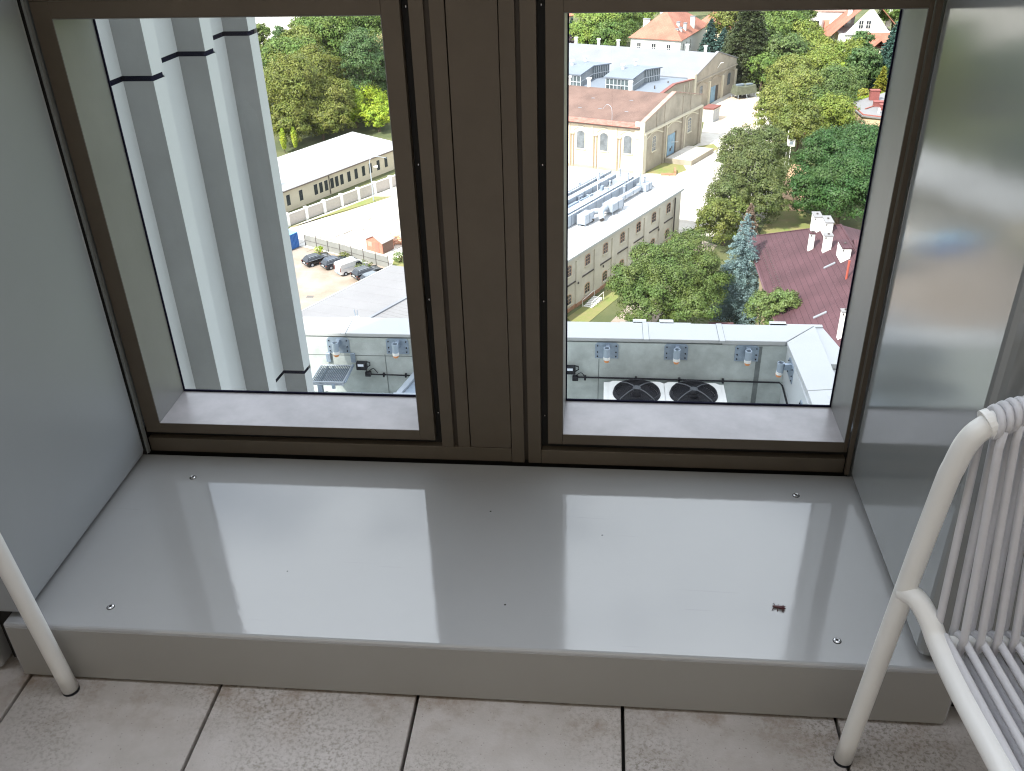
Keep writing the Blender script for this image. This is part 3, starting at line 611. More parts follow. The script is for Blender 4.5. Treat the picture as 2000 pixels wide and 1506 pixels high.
grass([(-52.2, 143.6), (-51.2, 144.0), (-41.0, 159.2), (-37.6, 159.2), (-44.6, 151.0)], 'strip of patchy grass along the foot of the white wall')
grass([(-3.9, 111.6), (-2.2, 108.0), (9.5, 130.5), (9.0, 133.6)], 'grass strip at the foot of the ivory two storey building')
grass([(8.6, 173.0), (12.2, 179.6), (16.2, 178.0), (16.6, 174.8), (14.2, 172.3)], 'small lawn left of the loading ramp by the brown roofed hall')
grass([(18.2, 189.4), (23.4, 192.2), (24.1, 188.8), (20.8, 184.6)], 'small lawn right of the loading ramp by the brown roofed hall')
grass([(26.0, 143.0), (29.5, 153.5), (34.5, 153.0), (37.5, 148.5), (34.5, 138), (27, 137)], 'sunny lawn between the chestnut tree and the plum roof')
grass([(-31.2, 127.4), (-31.5, 130.5), (-27.5, 136), (-22, 130), (-26, 120)], 'weedy green corner behind the red brick shed')
# dark joints of the concrete slabs
rj = random.Random(3); mb = MB()
for _ in range(230):
    if rj.random() < .5: x, y = rj.uniform(-49, -30), rj.uniform(133, 158)
    else: x, y = rj.uniform(2, 32), rj.uniform(146, 220)
    L_ = rj.uniform(.5, 2.2); a = random.choice((R(59), R(-21)))+rj.uniform(-.06, .06); w_ = rj.uniform(.04, .12); z = .034 if x < 0 else .036
    if x > 0:
        # keep clear of the halls
        t_ = (x-8)*.86-(y-172.4)*.51
        if t_ < 2.5 or x > 30: continue
    else:
        if (x+50)*.83-(y-146)*.56 < 3: continue
    mb.add([(x-math.cos(a)*L_+math.sin(a)*w_, y-math.sin(a)*L_-math.cos(a)*w_, G+z), (x+math.cos(a)*L_+math.sin(a)*w_, y+math.sin(a)*L_-math.cos(a)*w_, G+z), (x+math.cos(a)*L_, y+math.sin(a)*L_, G+z), (x-math.cos(a)*L_, y-math.sin(a)*L_, G+z)], [(0, 1, 2, 3)])
struct('slab_cracks', mb, mat('tarred joint', (.10, .085, .07), .9), kind='stuff', label='dark open joints in the concrete slabs')
struct('manhole_cover', MB().box(-41.5, -40.5, 116.5, 117.2, G-.1, G+.035), mat('iron cover', (.14, .13, .12), .8))
# hills far away
mb = MB(); 
pts = [(x, 2400+200*math.sin(x*.004), G+40+30*math.sin(x*.003+1)+18*math.sin(x*.011)) for x in range(-1800, 1801, 60)]
for p_, q_ in zip(pts, pts[1:]): mb.add([(p_[0], 1500, G+.5), (q_[0], 1500, G+.5), q_, p_], [(0, 1, 2, 3)])
struct('hills', mb, mat('far woods', (.07, .11, .06), .9, var=.3, nscale=.02), label='low wooded hills on the horizon')

def arch(c, w, h0, h1, rise, n=8):
    pts = [(c-w/2, h0), (c+w/2, h0), (c+w/2, h1-rise)]
    if rise > 0:
        for i in range(1, n): a = i/n; x = c+w/2-w*a; pts.append((x, h1-rise+rise*math.sin(math.pi*a)**.75))
    pts.append((c-w/2, h1-rise)); return pts
def arch_band(c, w, h, rise, th, d, fm, T, mb, n=10, ears=.35):
    P = [(c-w/2-ears, h-rise)]+[(c-w/2+w*i/n, h-rise+rise*math.sin(math.pi*i/n)) for i in range(n+1)]+[(c+w/2+ears, h-rise)]
    for a, b_ in zip(P, P[1:]): mb.fprism([a, b_, (b_[0], b_[1]+th), (a[0], a[1]+th)], 0, d, fm)
def win(T, par, fm, c, w, h0, h1, rise, pane, trim, sill=True, bars=(2, 3), fr=.10, proud=.07):
    pr_ = MB(T).fprism(arch(c, w, h0, h1, rise), .01, .025, fm); o = obj('window', pr_, pane, par)
    f = MB(T)
    f.fbox(c-w/2-fr, c-w/2, h0, h1-rise, 0, proud, fm).fbox(c+w/2, c+w/2+fr, h0, h1-rise, 0, proud, fm)
    if rise > 0:
        n = 8; A = arch(c, w, h0, h1, rise)[2:]; A2 = [(x+(x-c)/w*2*fr, y+fr*(1 if 0 < i < len(A)-1 else .0)) for i, (x, y) in enumerate(A)]
        for (p, q, p2, q2) in zip(A, A[1:], A2, A2[1:]): f.fprism([p, q, q2, p2], 0, proud, fm)
    else: f.fbox(c-w/2-fr, c+w/2+fr, h1, h1+fr, 0, proud, fm)
    obj('frame', f, trim, o)
    if sill: obj('sill', MB(T).fbox(c-w/2-.25, c+w/2+.25, h0-.22, h0-.02, 0, .2, fm), trim, o)
    if bars:
        g = MB(T)
        for i in range(1, bars[0]): x = c-w/2+w*i/bars[0]; g.fbox(x-.03, x+.03, h0, h1-rise*.4, .026, .05, fm)
        for i in range(1, bars[1]): y = h0+(h1-h0)*i/bars[1]; g.fbox(c-w/2, c+w/2, y-.025, y+.025, .026, .045, fm)
        obj('glazing_bars', g, trim, o)
    return o
M_bar = mat('grey sash', (.34, .35, .33), .7)
# ---------------------------------------------------------------- HALL A
OA = (7.95, 172.35); T = TF(OA)
h = thing('brown_roofed_hall', 'old industrial hall with brown roof, cream arched windows and blue gable door', 'hall', T((0, 0, 0)))
obj('wall', MB(T).box(-34, -.3, 0, 24.2, 0, 9.0), M_cream, h)
obj('gable_wall', MB(T).add([(0, 0, 0), (0, 24.2, 0), (0, 24.2, 9.7), (0, 12.1, 12.75), (0, 0, 9.7), (-.5, 0, 0), (-.5, 24.2, 0), (-.5, 24.2, 9.7), (-.5, 12.1, 12.75), (-.5, 0, 9.7)],
    [(0, 1, 2, 3, 4), (9, 8, 7, 6, 5), (0, 4, 9, 5), (1, 6, 7, 2), (2, 7, 8, 3), (3, 8, 9, 4)]), M_tan, h)
obj('roof', MB(T).slab([(-34, -.7, 8.95), (-.5, -.7, 8.95), (-.5, 12.1, 12.45), (-34, 12.1, 12.45)], .25).slab([(-34, 12.1, 12.45), (-.5, 12.1, 12.45), (-.5, 24.3, 9.1), (-34, 24.3, 9.1)], .25), M_brown, h)
obj('eave_flashing', MB(T).slab([(-34, -.85, 8.95), (-.9, -.85, 8.95), (-.9, .75, 9.42), (-34, .75, 9.42)], .05), mat('rusty red flashing', (.26, .075, .05), .6, var=.45, nscale=1.1, col2=(.36, .20, .16)), h)
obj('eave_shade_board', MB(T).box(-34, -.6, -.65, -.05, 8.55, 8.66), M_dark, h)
vb = MB(T)
vb.slab([(-.62, -.3, 9.95), (.25, -.3, 9.95), (.25, 12.1, 13.0), (-.62, 12.1, 13.0)], .2).slab([(-.62, 12.1, 13.0), (.25, 12.1, 13.0), (.25, 24.5, 9.95), (-.62, 24.5, 9.95)], .2)
obj('verge_coping', vb, mat('faded red coping', (.30, .15, .12), .7, var=.4, nscale=.8, col2=(.40, .33, .27)), h)
obj('gable_cornice', MB(T).fbox(-.1, 24.4, 7.45, 7.8, 0, .45, gable), M_trim, h)
for tt in (5.0, 8.2, 15.8, 19.2): 
    hh = 9.7+3.05*(1-abs(tt-12.1)/12.1)-.4; obj('gable_rib', MB(T).fbox(tt-.09, tt+.09, 7.81, hh, 0, .12, gable), M_tan, h)
for tt in (.45, 8.3, 16.1, 23.8): obj('pilaster', MB(T).fbox(tt-.42, tt+.42, 0, 7.44, 0, .32, gable), M_trim if tt in (.45,) else M_tan, h)
for tt in (8.75, 16.6, 24.2): obj('downpipe', MB(T).tube([(.42, tt, 0), (.42, tt, 7.3)], .11, 8), M_trim, h)
for c in (4.35, 19.3):
    win(T, h, gable, c, 1.5, 3.5, 6.3, .35, M_paneg, M_trim, bars=(2, 4))
mb = MB(T)
for c in (4.35, 12.1, 19.6): arch_band(c, 6.4, 7.1, .9, .22, .12, gable, T, mb, ears=.3)
obj('arch_moulding', mb, M_trim, h)
d_ = obj('door', MB(T).fbox(10.0, 13.0, .9, 4.9, 0, .10, gable), M_blue, h)
obj('door_panel_mark', MB(T).fbox(10.9, 11.6, 1.6, 2.2, .1, .115, gable).fbox(11.7, 12.1, 2.0, 2.5, .1, .115, gable), M_dark, d_)
obj('door_reveal', MB(T).fbox(12.98, 13.5, .9, 5.1, 0, .14, gable), M_bronze, d_)
obj('corner_pier', MB(T).box(-1.5, .3, -.35, -.003, 0, 9.9), M_trim, h)
for c in (-12.5, -7.75, -2.95, -17.3, -22):
    if c == -2.95: c = -3.0
    win(T, h, front, c, 1.6, 3.75, 7.15, .45, M_paneg, M_trim, bars=None)
mb = MB(T)
for c in (-12.5, -7.75, -3.0, -17.3, -22): arch_band(c, 2.9, 7.95, .75, .14, .16, front, T, mb, ears=.15)
obj('arch_moulding', mb, M_trim, h)
for s0 in (-14.25, -9.45, -4.65, -19, -.9): 
    for ds in (-.28, .28): obj('downpipe', MB(T).tube([(s0+ds, -.18, .2), (s0+ds, -.18, 6.6)], .075, 6), mat('brown pipe', (.32, .24, .17), .7), h)
    obj('pipe_box', MB(T).box(s0-.4, s0+.4, -.35, -.02, 6.5, 6.75), M_trim, h)
    obj('pilaster', MB(T).box(s0-.9, s0-.45, -.12, -.002, 0, 8.5), M_cream, h)
obj('plinth', MB(T).box(-34, -1.55, -.15, -.003, 0, .5), M_tan, h)
for s0 in (-26.8, -17.9, -9.2, -22.2): obj('roof_vent', MB(T).cyl((s0, 12.3), .34, 12.3, 13.9, 10).cyl((s0, 12.3), .5, 13.9, 14.15, 10), M_whitep, h)
for s0, t0 in ((-11.2, 4.5), (-6.9, 8.4), (-14.6, 8.0), (-15.2, 4.2), (-5.7, 4.3), (-20, 6.5)):
    hz = 8.95+(t0+.7)/12.8*3.5; obj('roof_patch', MB(T).slab([(s0-.35, t0-.12, hz+.03), (s0+.35, t0-.05, hz+.04), (s0+.3, t0+.15, hz+.09), (s0-.3, t0+.1, hz+.08)], .02), M_roofw, h)
obj('lamp_arm', MB(T).tube([(.2, 11.3, 3.4), (1.6, 11.3, 3.6)], .05, 6), M_whitep, h)
obj('curved_lamp', MB(T).tube(smoothpath([(-6.6, .6, 9.3), (-6.9, .9, 11.6), (-8.0, 1.2, 12.2), (-9.0, 1.6, 11.2)], 5), .035, 6), M_duct, h)
# loading ramp
r_ = thing('loading_ramp', 'concrete loading ramp before the blue door of the brown roofed hall', 'ramp', T((2.5, 12, 0)))
obj('slab', MB(T).box(.45, 5.6, 8.7, 18.4, 0, .9), M_yard, r_)
obj('kerb', MB(T).box(5.61, 5.8, 8.7, 18.4, 0, 1.0), M_tan, r_)
obj('front_edge', MB(T).box(.45, 5.8, 8.45, 8.69, 0, .98), M_tan, r_)
q = thing('brick_kerb', 'low red brick kerb around the small lawn beside the cream corner', 'kerb', T((5, 1, 0)))
obj('bricks', MB().box(11.6, 14.4, 171.6, 171.95, G, G+.45).box(14.1, 14.45, 171.96, 174.3, G, G+.75), M_brick, q)
# kiosk
T2 = TF((22.4, 209.1)); k = thing('kiosk', 'white metal kiosk with red roof edge behind the brown roofed hall', 'kiosk', T2((0, 0, 0)))
obj('body', MB(T2).box(0, 2.4, 0, 3.4, 0, 2.9), M_whitep, k)
obj('roof', MB(T2).box(-.15, 2.55, -.15, 3.55, 2.905, 3.2), M_redt, k)
for a_, b_ in ((.2, 1.1), (1.3, 2.2), (2.4, 3.2)): obj('shutter', MB(T2).fbox(a_, b_, .1, 2.6, 2.4, 2.44, gable), M_duct, k)
# ---------------------------------------------------------------- HALL B + C
OC = (24.5, 223.4); T = TF(OC)
h = thing('low_glazed_hall', 'low hall with pale blue roof and boxy glazed roof lights', 'hall', T((0, -18, 0)))
obj('wall', MB(T).box(-60, -.4, -26.5, -6.9, 0, 6.6), M_tan, h)
obj('gable_wall', MB(T).add([(0, -29, 0), (0, -6.6, 0), (0, -6.6, 7.3), (0, -17, 8.25), (0, -29, 6.6), (-.4, -29, 0), (-.4, -6.6, 0), (-.4, -6.6, 7.3), (-.4, -17, 8.25), (-.4, -29, 6.6)],
    [(0, 1, 2, 3, 4), (9, 8, 7, 6, 5), (0, 4, 9, 5), (2, 7, 8, 3), (3, 8, 9, 4)]), M_tan, h)
obj('roof', MB(T).slab([(-60, -29, 6.45), (-.4, -29, 6.45), (-.4, -17, 8.15), (-60, -17, 8.15)], .2).slab([(-60, -17, 8.15), (-.4, -17, 8.15), (-.4, -6.7, 7.35), (-60, -6.7, 7.35)], .2), M_roofb, h)
obj('verge', MB(T).slab([(-.5, -29, 6.75), (.3, -29, 6.75), (.3, -17, 8.45), (-.5, -17, 8.45)], .2).slab([(-.5, -17, 8.45), (.3, -17, 8.45), (.3, -6.8, 7.6), (-.5, -6.8, 7.6)], .2), M_redt, h)
obj('gable_post', MB(T).fbox(-12.2, -12.0, 0, 7.4, 0, .15, gable).fbox(-9.9, -9.7, 0, 7.3, 0, .15, gable), M_trim, h)
M_skyg = mat('old roof light glass', (.11, .14, .15), .22, 0, var=.5, nscale=.6)
for s1 in (-6.75, -18.9, -31):
    rl = obj('roof_light', MB(T).add([(s1-6.1, -22.6, 7.0), (s1, -22.6, 7.0), (s1, -22.6, 10.0), (s1-6.1, -22.6, 10.0), (s1-6.1, -17.5, 7.6), (s1, -17.5, 7.6), (s1, -17.5, 10.9), (s1-6.1, -17.5, 10.9),
        (s1-6.1, -12, 7.2), (s1+.9, -12, 7.2), (s1+.9, -12, 10.4), (s1-6.1, -12, 10.4)], [(0, 1, 2, 3), (1, 5, 6, 2), (4, 0, 3, 7), (5, 9, 10, 6), (8, 4, 7, 11), (9, 8, 11, 10)]), M_skyg, h)
    obj('lid', MB(T).slab([(s1-6.5, -23, 10.15), (s1+.25, -23, 10.15), (s1+.25, -17.5, 11.1), (s1-6.5, -17.5, 11.1)], .22).slab([(s1-6.5, -17.5, 11.1), (s1+.25, -17.5, 11.1), (s1+1.3, -11.6, 10.6), (s1-6.5, -11.6, 10.6)], .22), M_roofb, rl)
    g = MB(T)
    for i in range(8): x = s1-6.1+6.1*i/7; g.box(x-.07, x+.07, -22.72, -22.61, 7.0, 10.0)
    g.box(s1-6.1, s1, -22.74, -22.615, 8.35, 8.5).box(s1-6.1, s1, -22.74, -22.615, 7.2, 7.4).box(s1-6.1, s1, -22.74, -22.615, 9.65, 9.95)
    for i in range(12):
        y = -22.6+5.1*i/11; zb = 7+.6*i/11; zt2 = 10+.9*i/11; g.box(s1+.005, s1+.1, y-.06, y+.06, zb, zt2)
    for i in range(10):
        f = i/9; y = -17.5+5.5*f; x = s1+.9*f; g.box(x+.005, x+.1, y-.06, y+.06, 7.5, 10.8-.4*f)
    g.slab([(s1, -22.6, 8.6), (s1+.12, -22.6, 8.6), (s1+.12, -17.5, 9.3), (s1, -17.5, 9.3)], .14).slab([(s1, -17.5, 9.3), (s1+.12, -17.5, 9.3), (s1+1.02, -12, 9.0), (s1+.9, -12, 9.0)], .14)
    obj('glazing_bars', g, mat('white steel bars', (.45, .47, .49), .6), rl)
    for t0 in (-18.2, -10.6 if s1 > -10 else -10.2):
        if t0 > -12: t0 = -12.6
        obj('vent_cowl', MB(T).cyl((s1-4.6, t0), .3, 10.6, 11.7, 10).cyl((s1-4.6, t0), .55, 11.75, 12.0, 10), M_whitep, rl)
for s0, t0 in ((-3, -20), (-8.8, -23.6), (-2.4, -15), (-14.5, -19)): obj('roof_outlet', MB(T).cyl((s0, t0), .13, 7.2, 8.4, 6), M_dark, h)
h = thing('big_gabled_hall', 'big weathered hall with long pale roof behind the roof lights', 'hall', T((0, 5, 0)))
obj('wall', MB(T).box(-60, -.5, -6.5, 16, 0, 7.4), M_tan, h)
obj('gable_wall', MB(T).add([(0, -6.6, 0), (0, 16, 0), (0, 16, 7.8), (0, 4.8, 11.2), (0, -6.6, 7.8), (-.5, -6.6, 0), (-.5, 16, 0), (-.5, 16, 7.8), (-.5, 4.8, 11.2), (-.5, -6.6, 7.8)],
    [(0, 1, 2, 3, 4), (9, 8, 7, 6, 5), (0, 4, 9, 5), (1, 6, 7, 2), (2, 7, 8, 3), (3, 8, 9, 4)]), M_tan, h)
obj('roof', MB(T).slab([(-60, -6.8, 7.6), (-.1, -6.8, 7.6), (-.1, 4.8, 11.05), (-60, 4.8, 11.05)], .2).slab([(-60, 4.8, 11.05), (-.1, 4.8, 11.05), (-.1, 16.3, 7.7), (-60, 16.3, 7.7)], .2), M_roofw, h)
obj('verge', MB(T).slab([(-.5, -6.9, 8.0), (.15, -6.9, 8.0), (.15, 4.8, 11.45), (-.5, 4.8, 11.45)], .25).slab([(-.5, 4.8, 11.45), (.15, 4.8, 11.45), (.15, 16.3, 8.05), (-.5, 16.3, 8.05)], .25), M_roofg, h)
obj('gable_cornice', MB(T).fbox(-6.6, 16.2, 6.3, 6.55, 0, .3, gable), M_tan, h)
obj('corner_pier', MB(T).box(-1.3, .35, -7.6, -6.62, 0, 8.6), M_trim, h)
for tt in (1.0, 8.3, 15.8): 
    obj('downpipe', MB(T).fbox(tt-.3, tt+.3, 0, 5.4, 0, .35, gable), M_trim, h)
for c, w_, h0, h1 in ((-3.2, 1.6, 3.0, 5.2), (12.1, 1.8, 2.4, 5.2)): win(T, h, gable, c, w_, h0, h1, .2, M_paneg, M_tan, bars=None, sill=False)
mb = MB(T)
for c in (-3.0, 4.6, 12.1): arch_band(c, 5.6, 6.0, .9, .2, .12, gable, T, mb, ears=.2)
obj('arch_moulding', mb, M_tan, h)
obj('door', MB(T).fbox(2.2, 4.6, .0, 3.7, 0, .1, gable), M_blue, h)
obj('door', MB(T).fbox(4.7, 6.2, 0, 3.6, 0, .08, gable), M_dark, h)
obj('wall_lamp', MB(T).tube([(0, 5.0, 7.6), (.7, 4.9, 8.8), (1.4, 4.7, 9.0)], .09, 6), M_whitep, h)
for s0 in (-41, -36, -30, -24.9, -7.6, -3.2): obj('ridge_vent', MB(T).cyl((s0, 5.0), .35, 10.9, 12.3, 8).cyl((s0, 5.0), .5, 12.3, 12.5, 8), M_whitep, h)
# ---------------------------------------------------------------- BUILDING D
OD = (-4.1, 112.6); T = TF(OD)
h = thing('two_storey_building', 'ivory two storey building with flat white roof and brick arched windows', 'building', T((0, 15, 0)))
obj('wall', MB(T).box(-16, -.18, -14, 33.2, 0, 7.6), M_creamD, h)
obj('facade_layer', MB(T).box(-.179, -.02, -14, 33.2, 6.95, 7.6), M_creamD, h)
for i in range(-3, 8):
    c = .95+4.75*i; p0, p1 = c+1.65, c+3.1
    if i == 6: p0, p1 = c+1.5, 33.2
    if i == 7: continue
    obj('pilaster', MB(T).fbox(p0, p1, .55, 6.94, -.178, .0, gable), M_creamD, h)
    obj('pilaster_foot', MB(T).fbox(p0-.05, p1+.05, 0, .54, -.178, .06, gable), M_brick, h)
    for h0, h1 in ((5.25, 6.7), (1.05, 2.45)):
        o = win(T, h, lambda s, hh, d: (d-.178, s, hh), c, 1.15, h0, h1, .22, M_pane, mat('brick edging', (.50, .34, .24), .9), sill=False, bars=(2, 3), fr=.13, proud=.04)
        obj('sill', MB(T).fbox(c-.75, c+.75, h0-.16, h0-.02, -.178, -.02, gable), M_trim, o)
    obj('string_course', MB(T).fbox(c-1.6, c+1.6, 3.85, 4.0, -.178, -.05, gable), M_dark, h)
obj('brick_base', MB(T).fbox(-14, 33.15, 0, .5, -.178, -.03, gable), M_brick, h)
obj('coping', MB(T).box(-.75, .28, -14, 33.5, 7.66, 8.0), M_coping, h)
obj('shade_strip', MB(T).box(-1.15, -.76, -14, 33.3, 7.62, 7.72), mat('coping shade', (.10, .085, .13), .5), h)  # dark strip stands in for the shade line behind the coping
obj('roof', MB(T).box(-16, -1.16, -14, 33.3, 7.5, 7.66), M_roofD, h)
obj('end_coping', MB(T).box(-16.2, -.76, 33.31, 33.6, 7.5, 7.95), M_coping, h)
obj('downpipe', MB(T).tube([(.15, 31.0, .3), (.15, 31.0, 7.2)], .1, 8), M_dark, h)
for t0 in (2.9, 9.5, 26): obj('wall_outlet', MB(T).fbox(t0, t0+.2, 3.4, 3.7, 0, .12, gable), M_dark, h)
# plant on its roof
def rthing(nm, label, cat, pos): return thing(nm, label, cat, T(pos), 'air handling plant on the white roof')
rr = random.Random(5); Z0 = 7.67
def ductbox(s0, s1, t0, t1, h0, h1, label, nm='roof_duct', cat='duct'):
    q = rthing(nm, label, cat, ((s0+s1)/2, (t0+t1)/2, Z0))
    obj('casing', MB(T).box(s0, s1, t0, t1, Z0+h0, Z0+h1), M_duct, q, bevel=.03)
    n_ = max(2, int((t1-t0)/2.2))
    rb = MB(T)
    for i in range(n_+1):
        y = t0+(t1-t0)*i/n_; y = min(max(y, t0+.05), t1-.05); rb.box(s0-.04, s1+.04, y-.035, y+.035, Z0+h0-.03, Z0+h1+.04)
    obj('flanges', rb, M_roofb, q)
    if h0 > .2:
        for y in (t0+.2, t1-.2):
            for x in (s0+.1, s1-.1): obj('leg', MB(T).box(x-.04, x+.04, y-.04, y+.04, Z0, Z0+h0-.035), M_galv, q)
    return q
ductbox(-6.75, -6.45, 10, 32.6, .1, 1.75, 'long pale screen panel along the roof plant, nearest the facade', 'plant_screen', 'screen')
ductbox(-11.9, -11.6, 14, 36.5 if False else 33, .1, 1.9, 'long pale screen panel at the back of the roof plant', 'plant_screen', 'screen')
ductbox(-6.8, -11.9, 32.7, 33.0, .1, 2.1, 'short pale screen closing the far end of the roof plant', 'plant_screen', 'screen') if False else None
ductbox(-8.1, -7.2, 12, 29, .9, 1.7, 'raised rectangular duct just behind the front screen')
ductbox(-9.4, -8.6, 11, 26, .5, 1.3, 'second raised rectangular duct behind the front screen')
ductbox(-10.9, -10.0, 15, 31.5, .8, 1.9, 'third raised duct close to the back screen')
ductbox(-5.9, -4.6, 12.8, 15.2, .3, 1.7, 'boxy air unit at the near end before the front screen', 'air_unit', 'air unit')
ductbox(-5.2, -3.6, 18.6, 21.9, .5, 1.7, 'boxy air unit in the middle of the white roof edge', 'air_unit', 'air unit')
ductbox(-5.6, -4.9, 22.3, 29.8, .5, 1.1, 'slim duct leading away from the middle air unit')
ductbox(-5.9, -4.3, 30.2, 32.2, .1, 1.2, 'low plant box at the far corner of the white roof', 'air_unit', 'air unit')
ductbox(-13.9, -12.7, 19, 34 if False else 32.5, .4, 1.5, 'wide duct behind the back screen')
ductbox(-9.6, -7.4, 29.6, 31.8, .2, 1.6, 'square fan housing between the screens', 'air_unit', 'air unit')
for i, (s0, t0, s1, t1) in enumerate(((-4.2, 16.4, -4.6, 18.5), (-5.3, 15.6, -4.2, 17.0))):
    q = rthing('bent_duct', ['round bent duct with dark mouth beside the middle air unit', 'fat curved duct joining the two front air units'][i], 'duct', (s0, t0, Z0))
    obj('pipe', MB(T).tube(smoothpath([(s0+.6, t0-.8, Z0+.4), (s0, t0, Z0+1.1), ((s0+s1)/2, (t0+t1)/2, Z0+1.3), (s1, t1, Z0+1.1)], 5), .42, 12), M_duct, q, smooth=True)
    obj('mouth', MB(T).tube([(s0+.62, t0-.83, Z0+.38), (s0+.6, t0-.8, Z0+.4)], .36, 12), M_dark, q)
for i in range(16):
    s0, t0 = rr.uniform(-11.2, -5.0), rr.uniform(24.5, 32.3)
    if i > 10: s0, t0 = rr.uniform(-14, -12), rr.uniform(16, 30)
    hh = rr.uniform(1.6, 3.0); q = tag(obj('exhaust_pipe', MB(T).cyl((s0, t0), .12, Z0, Z0+hh, 8).cyl((s0, t0), .2, Z0+hh, Z0+hh+.15, 8), M_duct), 'thin capped exhaust pipe in the crowded far end of the roof plant', 'pipe', 'exhaust pipes among the roof plant')
for i in range(26):
    s0, t0 = rr.uniform(-11.3, -6.9), rr.uniform(10.5, 31.5); a_, b__ = rr.uniform(.12, .4), rr.uniform(.2, 1.1); hz = rr.uniform(.6, 1.9); hb = rr.choice((0, .5, 1.0))
    tag(obj('plant_box', MB(T).box(s0, s0+a_, t0, t0+b__, Z0+hb, Z0+hb+hz*.6).box(s0+.05, s0+.1, t0+.05, t0+.1, Z0, Z0+hb+.01), [M_duct, M_galv, M_roofb][i % 3]), 'small grey box or valve crowded between the roof ducts', 'plant box', 'small boxes between the roof ducts')
for i in range(10):
    s0, t0 = rr.uniform(-11, -7), rr.uniform(11, 24); L_ = rr.uniform(3, 8); zz = Z0+rr.uniform(.3, 2.0)
    tag(obj('pipe_run', MB(T).tube([(s0, t0, Z0), (s0, t0, zz), (s0, t0+L_, zz), (s0+rr.uniform(-1, 1), t0+L_+.2, zz)], rr.uniform(.06, .16), 8), [M_duct, M_galv][i % 2]), 'insulated pipe running lengthwise between the roof ducts', 'pipe', 'insulated pipes between the roof ducts')
for i in range(9):
    t0 = 17.3+i*.62; q = tag(obj('pipe_run', MB(T).tube([(-3.4, t0, Z0+.10), (-2.0-.08*i, t0+.2, Z0+.10)], .05, 6), M_duct), 'short parallel pipe lying on the white roof edge', 'pipe', 'short parallel pipes on the white roof')
for t0 in (9.2, 10.2):
    tag(obj('pipe_run', MB(T).tube([(-6.2, t0+4.4, Z0+.12), (-1.8, t0, Z0+.12)], .07, 6), M_duct), 'long diagonal pipe crossing the near white roof', 'pipe', 'diagonal pipes on the near white roof')
q = thing('roof_antenna', 'thin white mast standing over the roof plant', 'mast', T((-9, 24, Z0))); obj('mast', MB(T).tube([(-9, 24, Z0), (-9, 24, Z0+6.5)], .04, 6), M_whitep, q)
q = thing('roof_antenna', 'shorter thin mast near the far end of the roof plant', 'mast', T((-12.2, 32, Z0))); obj('mast', MB(T).tube([(-9.5, 32, Z0), (-9.5, 32, Z0+5)], .04, 6), M_whitep, q)
st = thing('entrance_steps', 'small white railed steps on the grass by the ivory building', 'steps', T((1.6, 4.2, 0)))
for i in range(7): obj('tread', MB(T).box(.7, 2.0, 3.2+.42*i, 3.42+.42*i, .05, .12+.07*i), M_whitep, st)
obj('rail', MB(T).tube([(2.05, 3.1, 0), (2.05, 3.1, 1.0), (2.05, 6.2, 1.3), (2.05, 6.2, 0)], .04, 6).tube([(.65, 3.1, 0), (.65, 3.1, 1.0), (.65, 6.2, 1.3), (.65, 6.2, 0)], .04, 6), M_whitep, st)

# ---------------------------------------------------------------- LEFT SIDE
T = TF((-54.6, 150.2)); h = thing('long_low_hall', 'long low cream hall with blinding white roof and small windows', 'hall', T((0, 10, 0)))
W_, L0, L1 = 12.6, -14, 32.2
obj('wall', MB(T).box(-W_+.3, -.5, L0, L1-.4, 0, 3.85), M_cream, h)
obj('roof', MB(T).slab([(0, L0, 4.1), (0, L1, 4.1), (-W_, L1, 5.4), (-W_, L0, 5.4)], .18), M_roofD, h)
obj('eave_line', MB(T).box(-.03, .06, L0, L1, 3.78, 3.98), mat('brown eave', (.16, .12, .10), .7), h)
gf = lambda s, hh, d: (d-.5, s, hh)
for c in (-.4, 1.3, 4.3, 7.9, 9.2, 10.5, 12.0, 13.2, 14.5, 16.4, 18.3, 20.3, 22.2, 24.4, 26.6):
    win(T, h, gf, c, .85, 1.05, 2.95, 0, M_pane, M_trim, sill=False, bars=None, fr=.05, proud=.05)
obj('downpipe', MB(T).tube([(-.4, 11.3, .2), (-.4, 11.3, 3.8)], .07, 6), M_dark, h)
q = thing('shade_sail', 'small dark roof hatch and panel at the left end of the white roof', 'hatch', T((-2.6, 1.0, 4.3)))
obj('panel', MB(T).slab([(-3.6, -.8, 5.5), (-2.2, -.2, 5.2), (-2.2, 1.8, 5.9), (-3.6, 1.2, 6.2)], .06), M_roofg, q)
obj('post', MB(T).box(-3.2, -3.1, .2, .3, 4.4, 5.6).box(-2.5, -2.4, .6, .7, 4.3, 5.4), M_dark, q)
w_ = thing('boundary_wall', 'white plastered boundary wall with capped posts before the long low hall', 'wall', (-45.5, 154, G))
P0, P1 = np.array((-52.6, 144.0)), np.array((-38.6, 164.4)); dv = (P1-P0)/np.linalg.norm(P1-P0); nv = np.array((dv[1], -dv[0]))
Tw = lambda p: (P0[0]+dv[0]*p[0]+nv[0]*p[1], P0[1]+dv[1]*p[0]+nv[1]*p[1], G+p[2])
obj('panel', MB(Tw).box(-8, 26, -.12, .0, 0, 1.95), mat('pinkish wall plaster', (.46, .42, .38), .85, var=.1), w_)
obj('cap', MB(Tw).box(-8, 26, -.2, .10, 1.96, 2.1), M_whitep, w_)
for i in range(-2, 7): obj('post', MB(Tw).box(i*4.0-.28+.3, i*4.0+.28+.3, -.3, .22, 0, 2.3), M_whitep, w_)
lp = thing('street_lamp', 'tall thin lamp post with curved arm by the white wall', 'street lamp', (-40.5, 156.8, G))
obj('pole', MB().tube([(-40.5, 156.8, G), (-40.5, 156.8, G+7.2)], [.12, .07], 8), M_duct, lp)
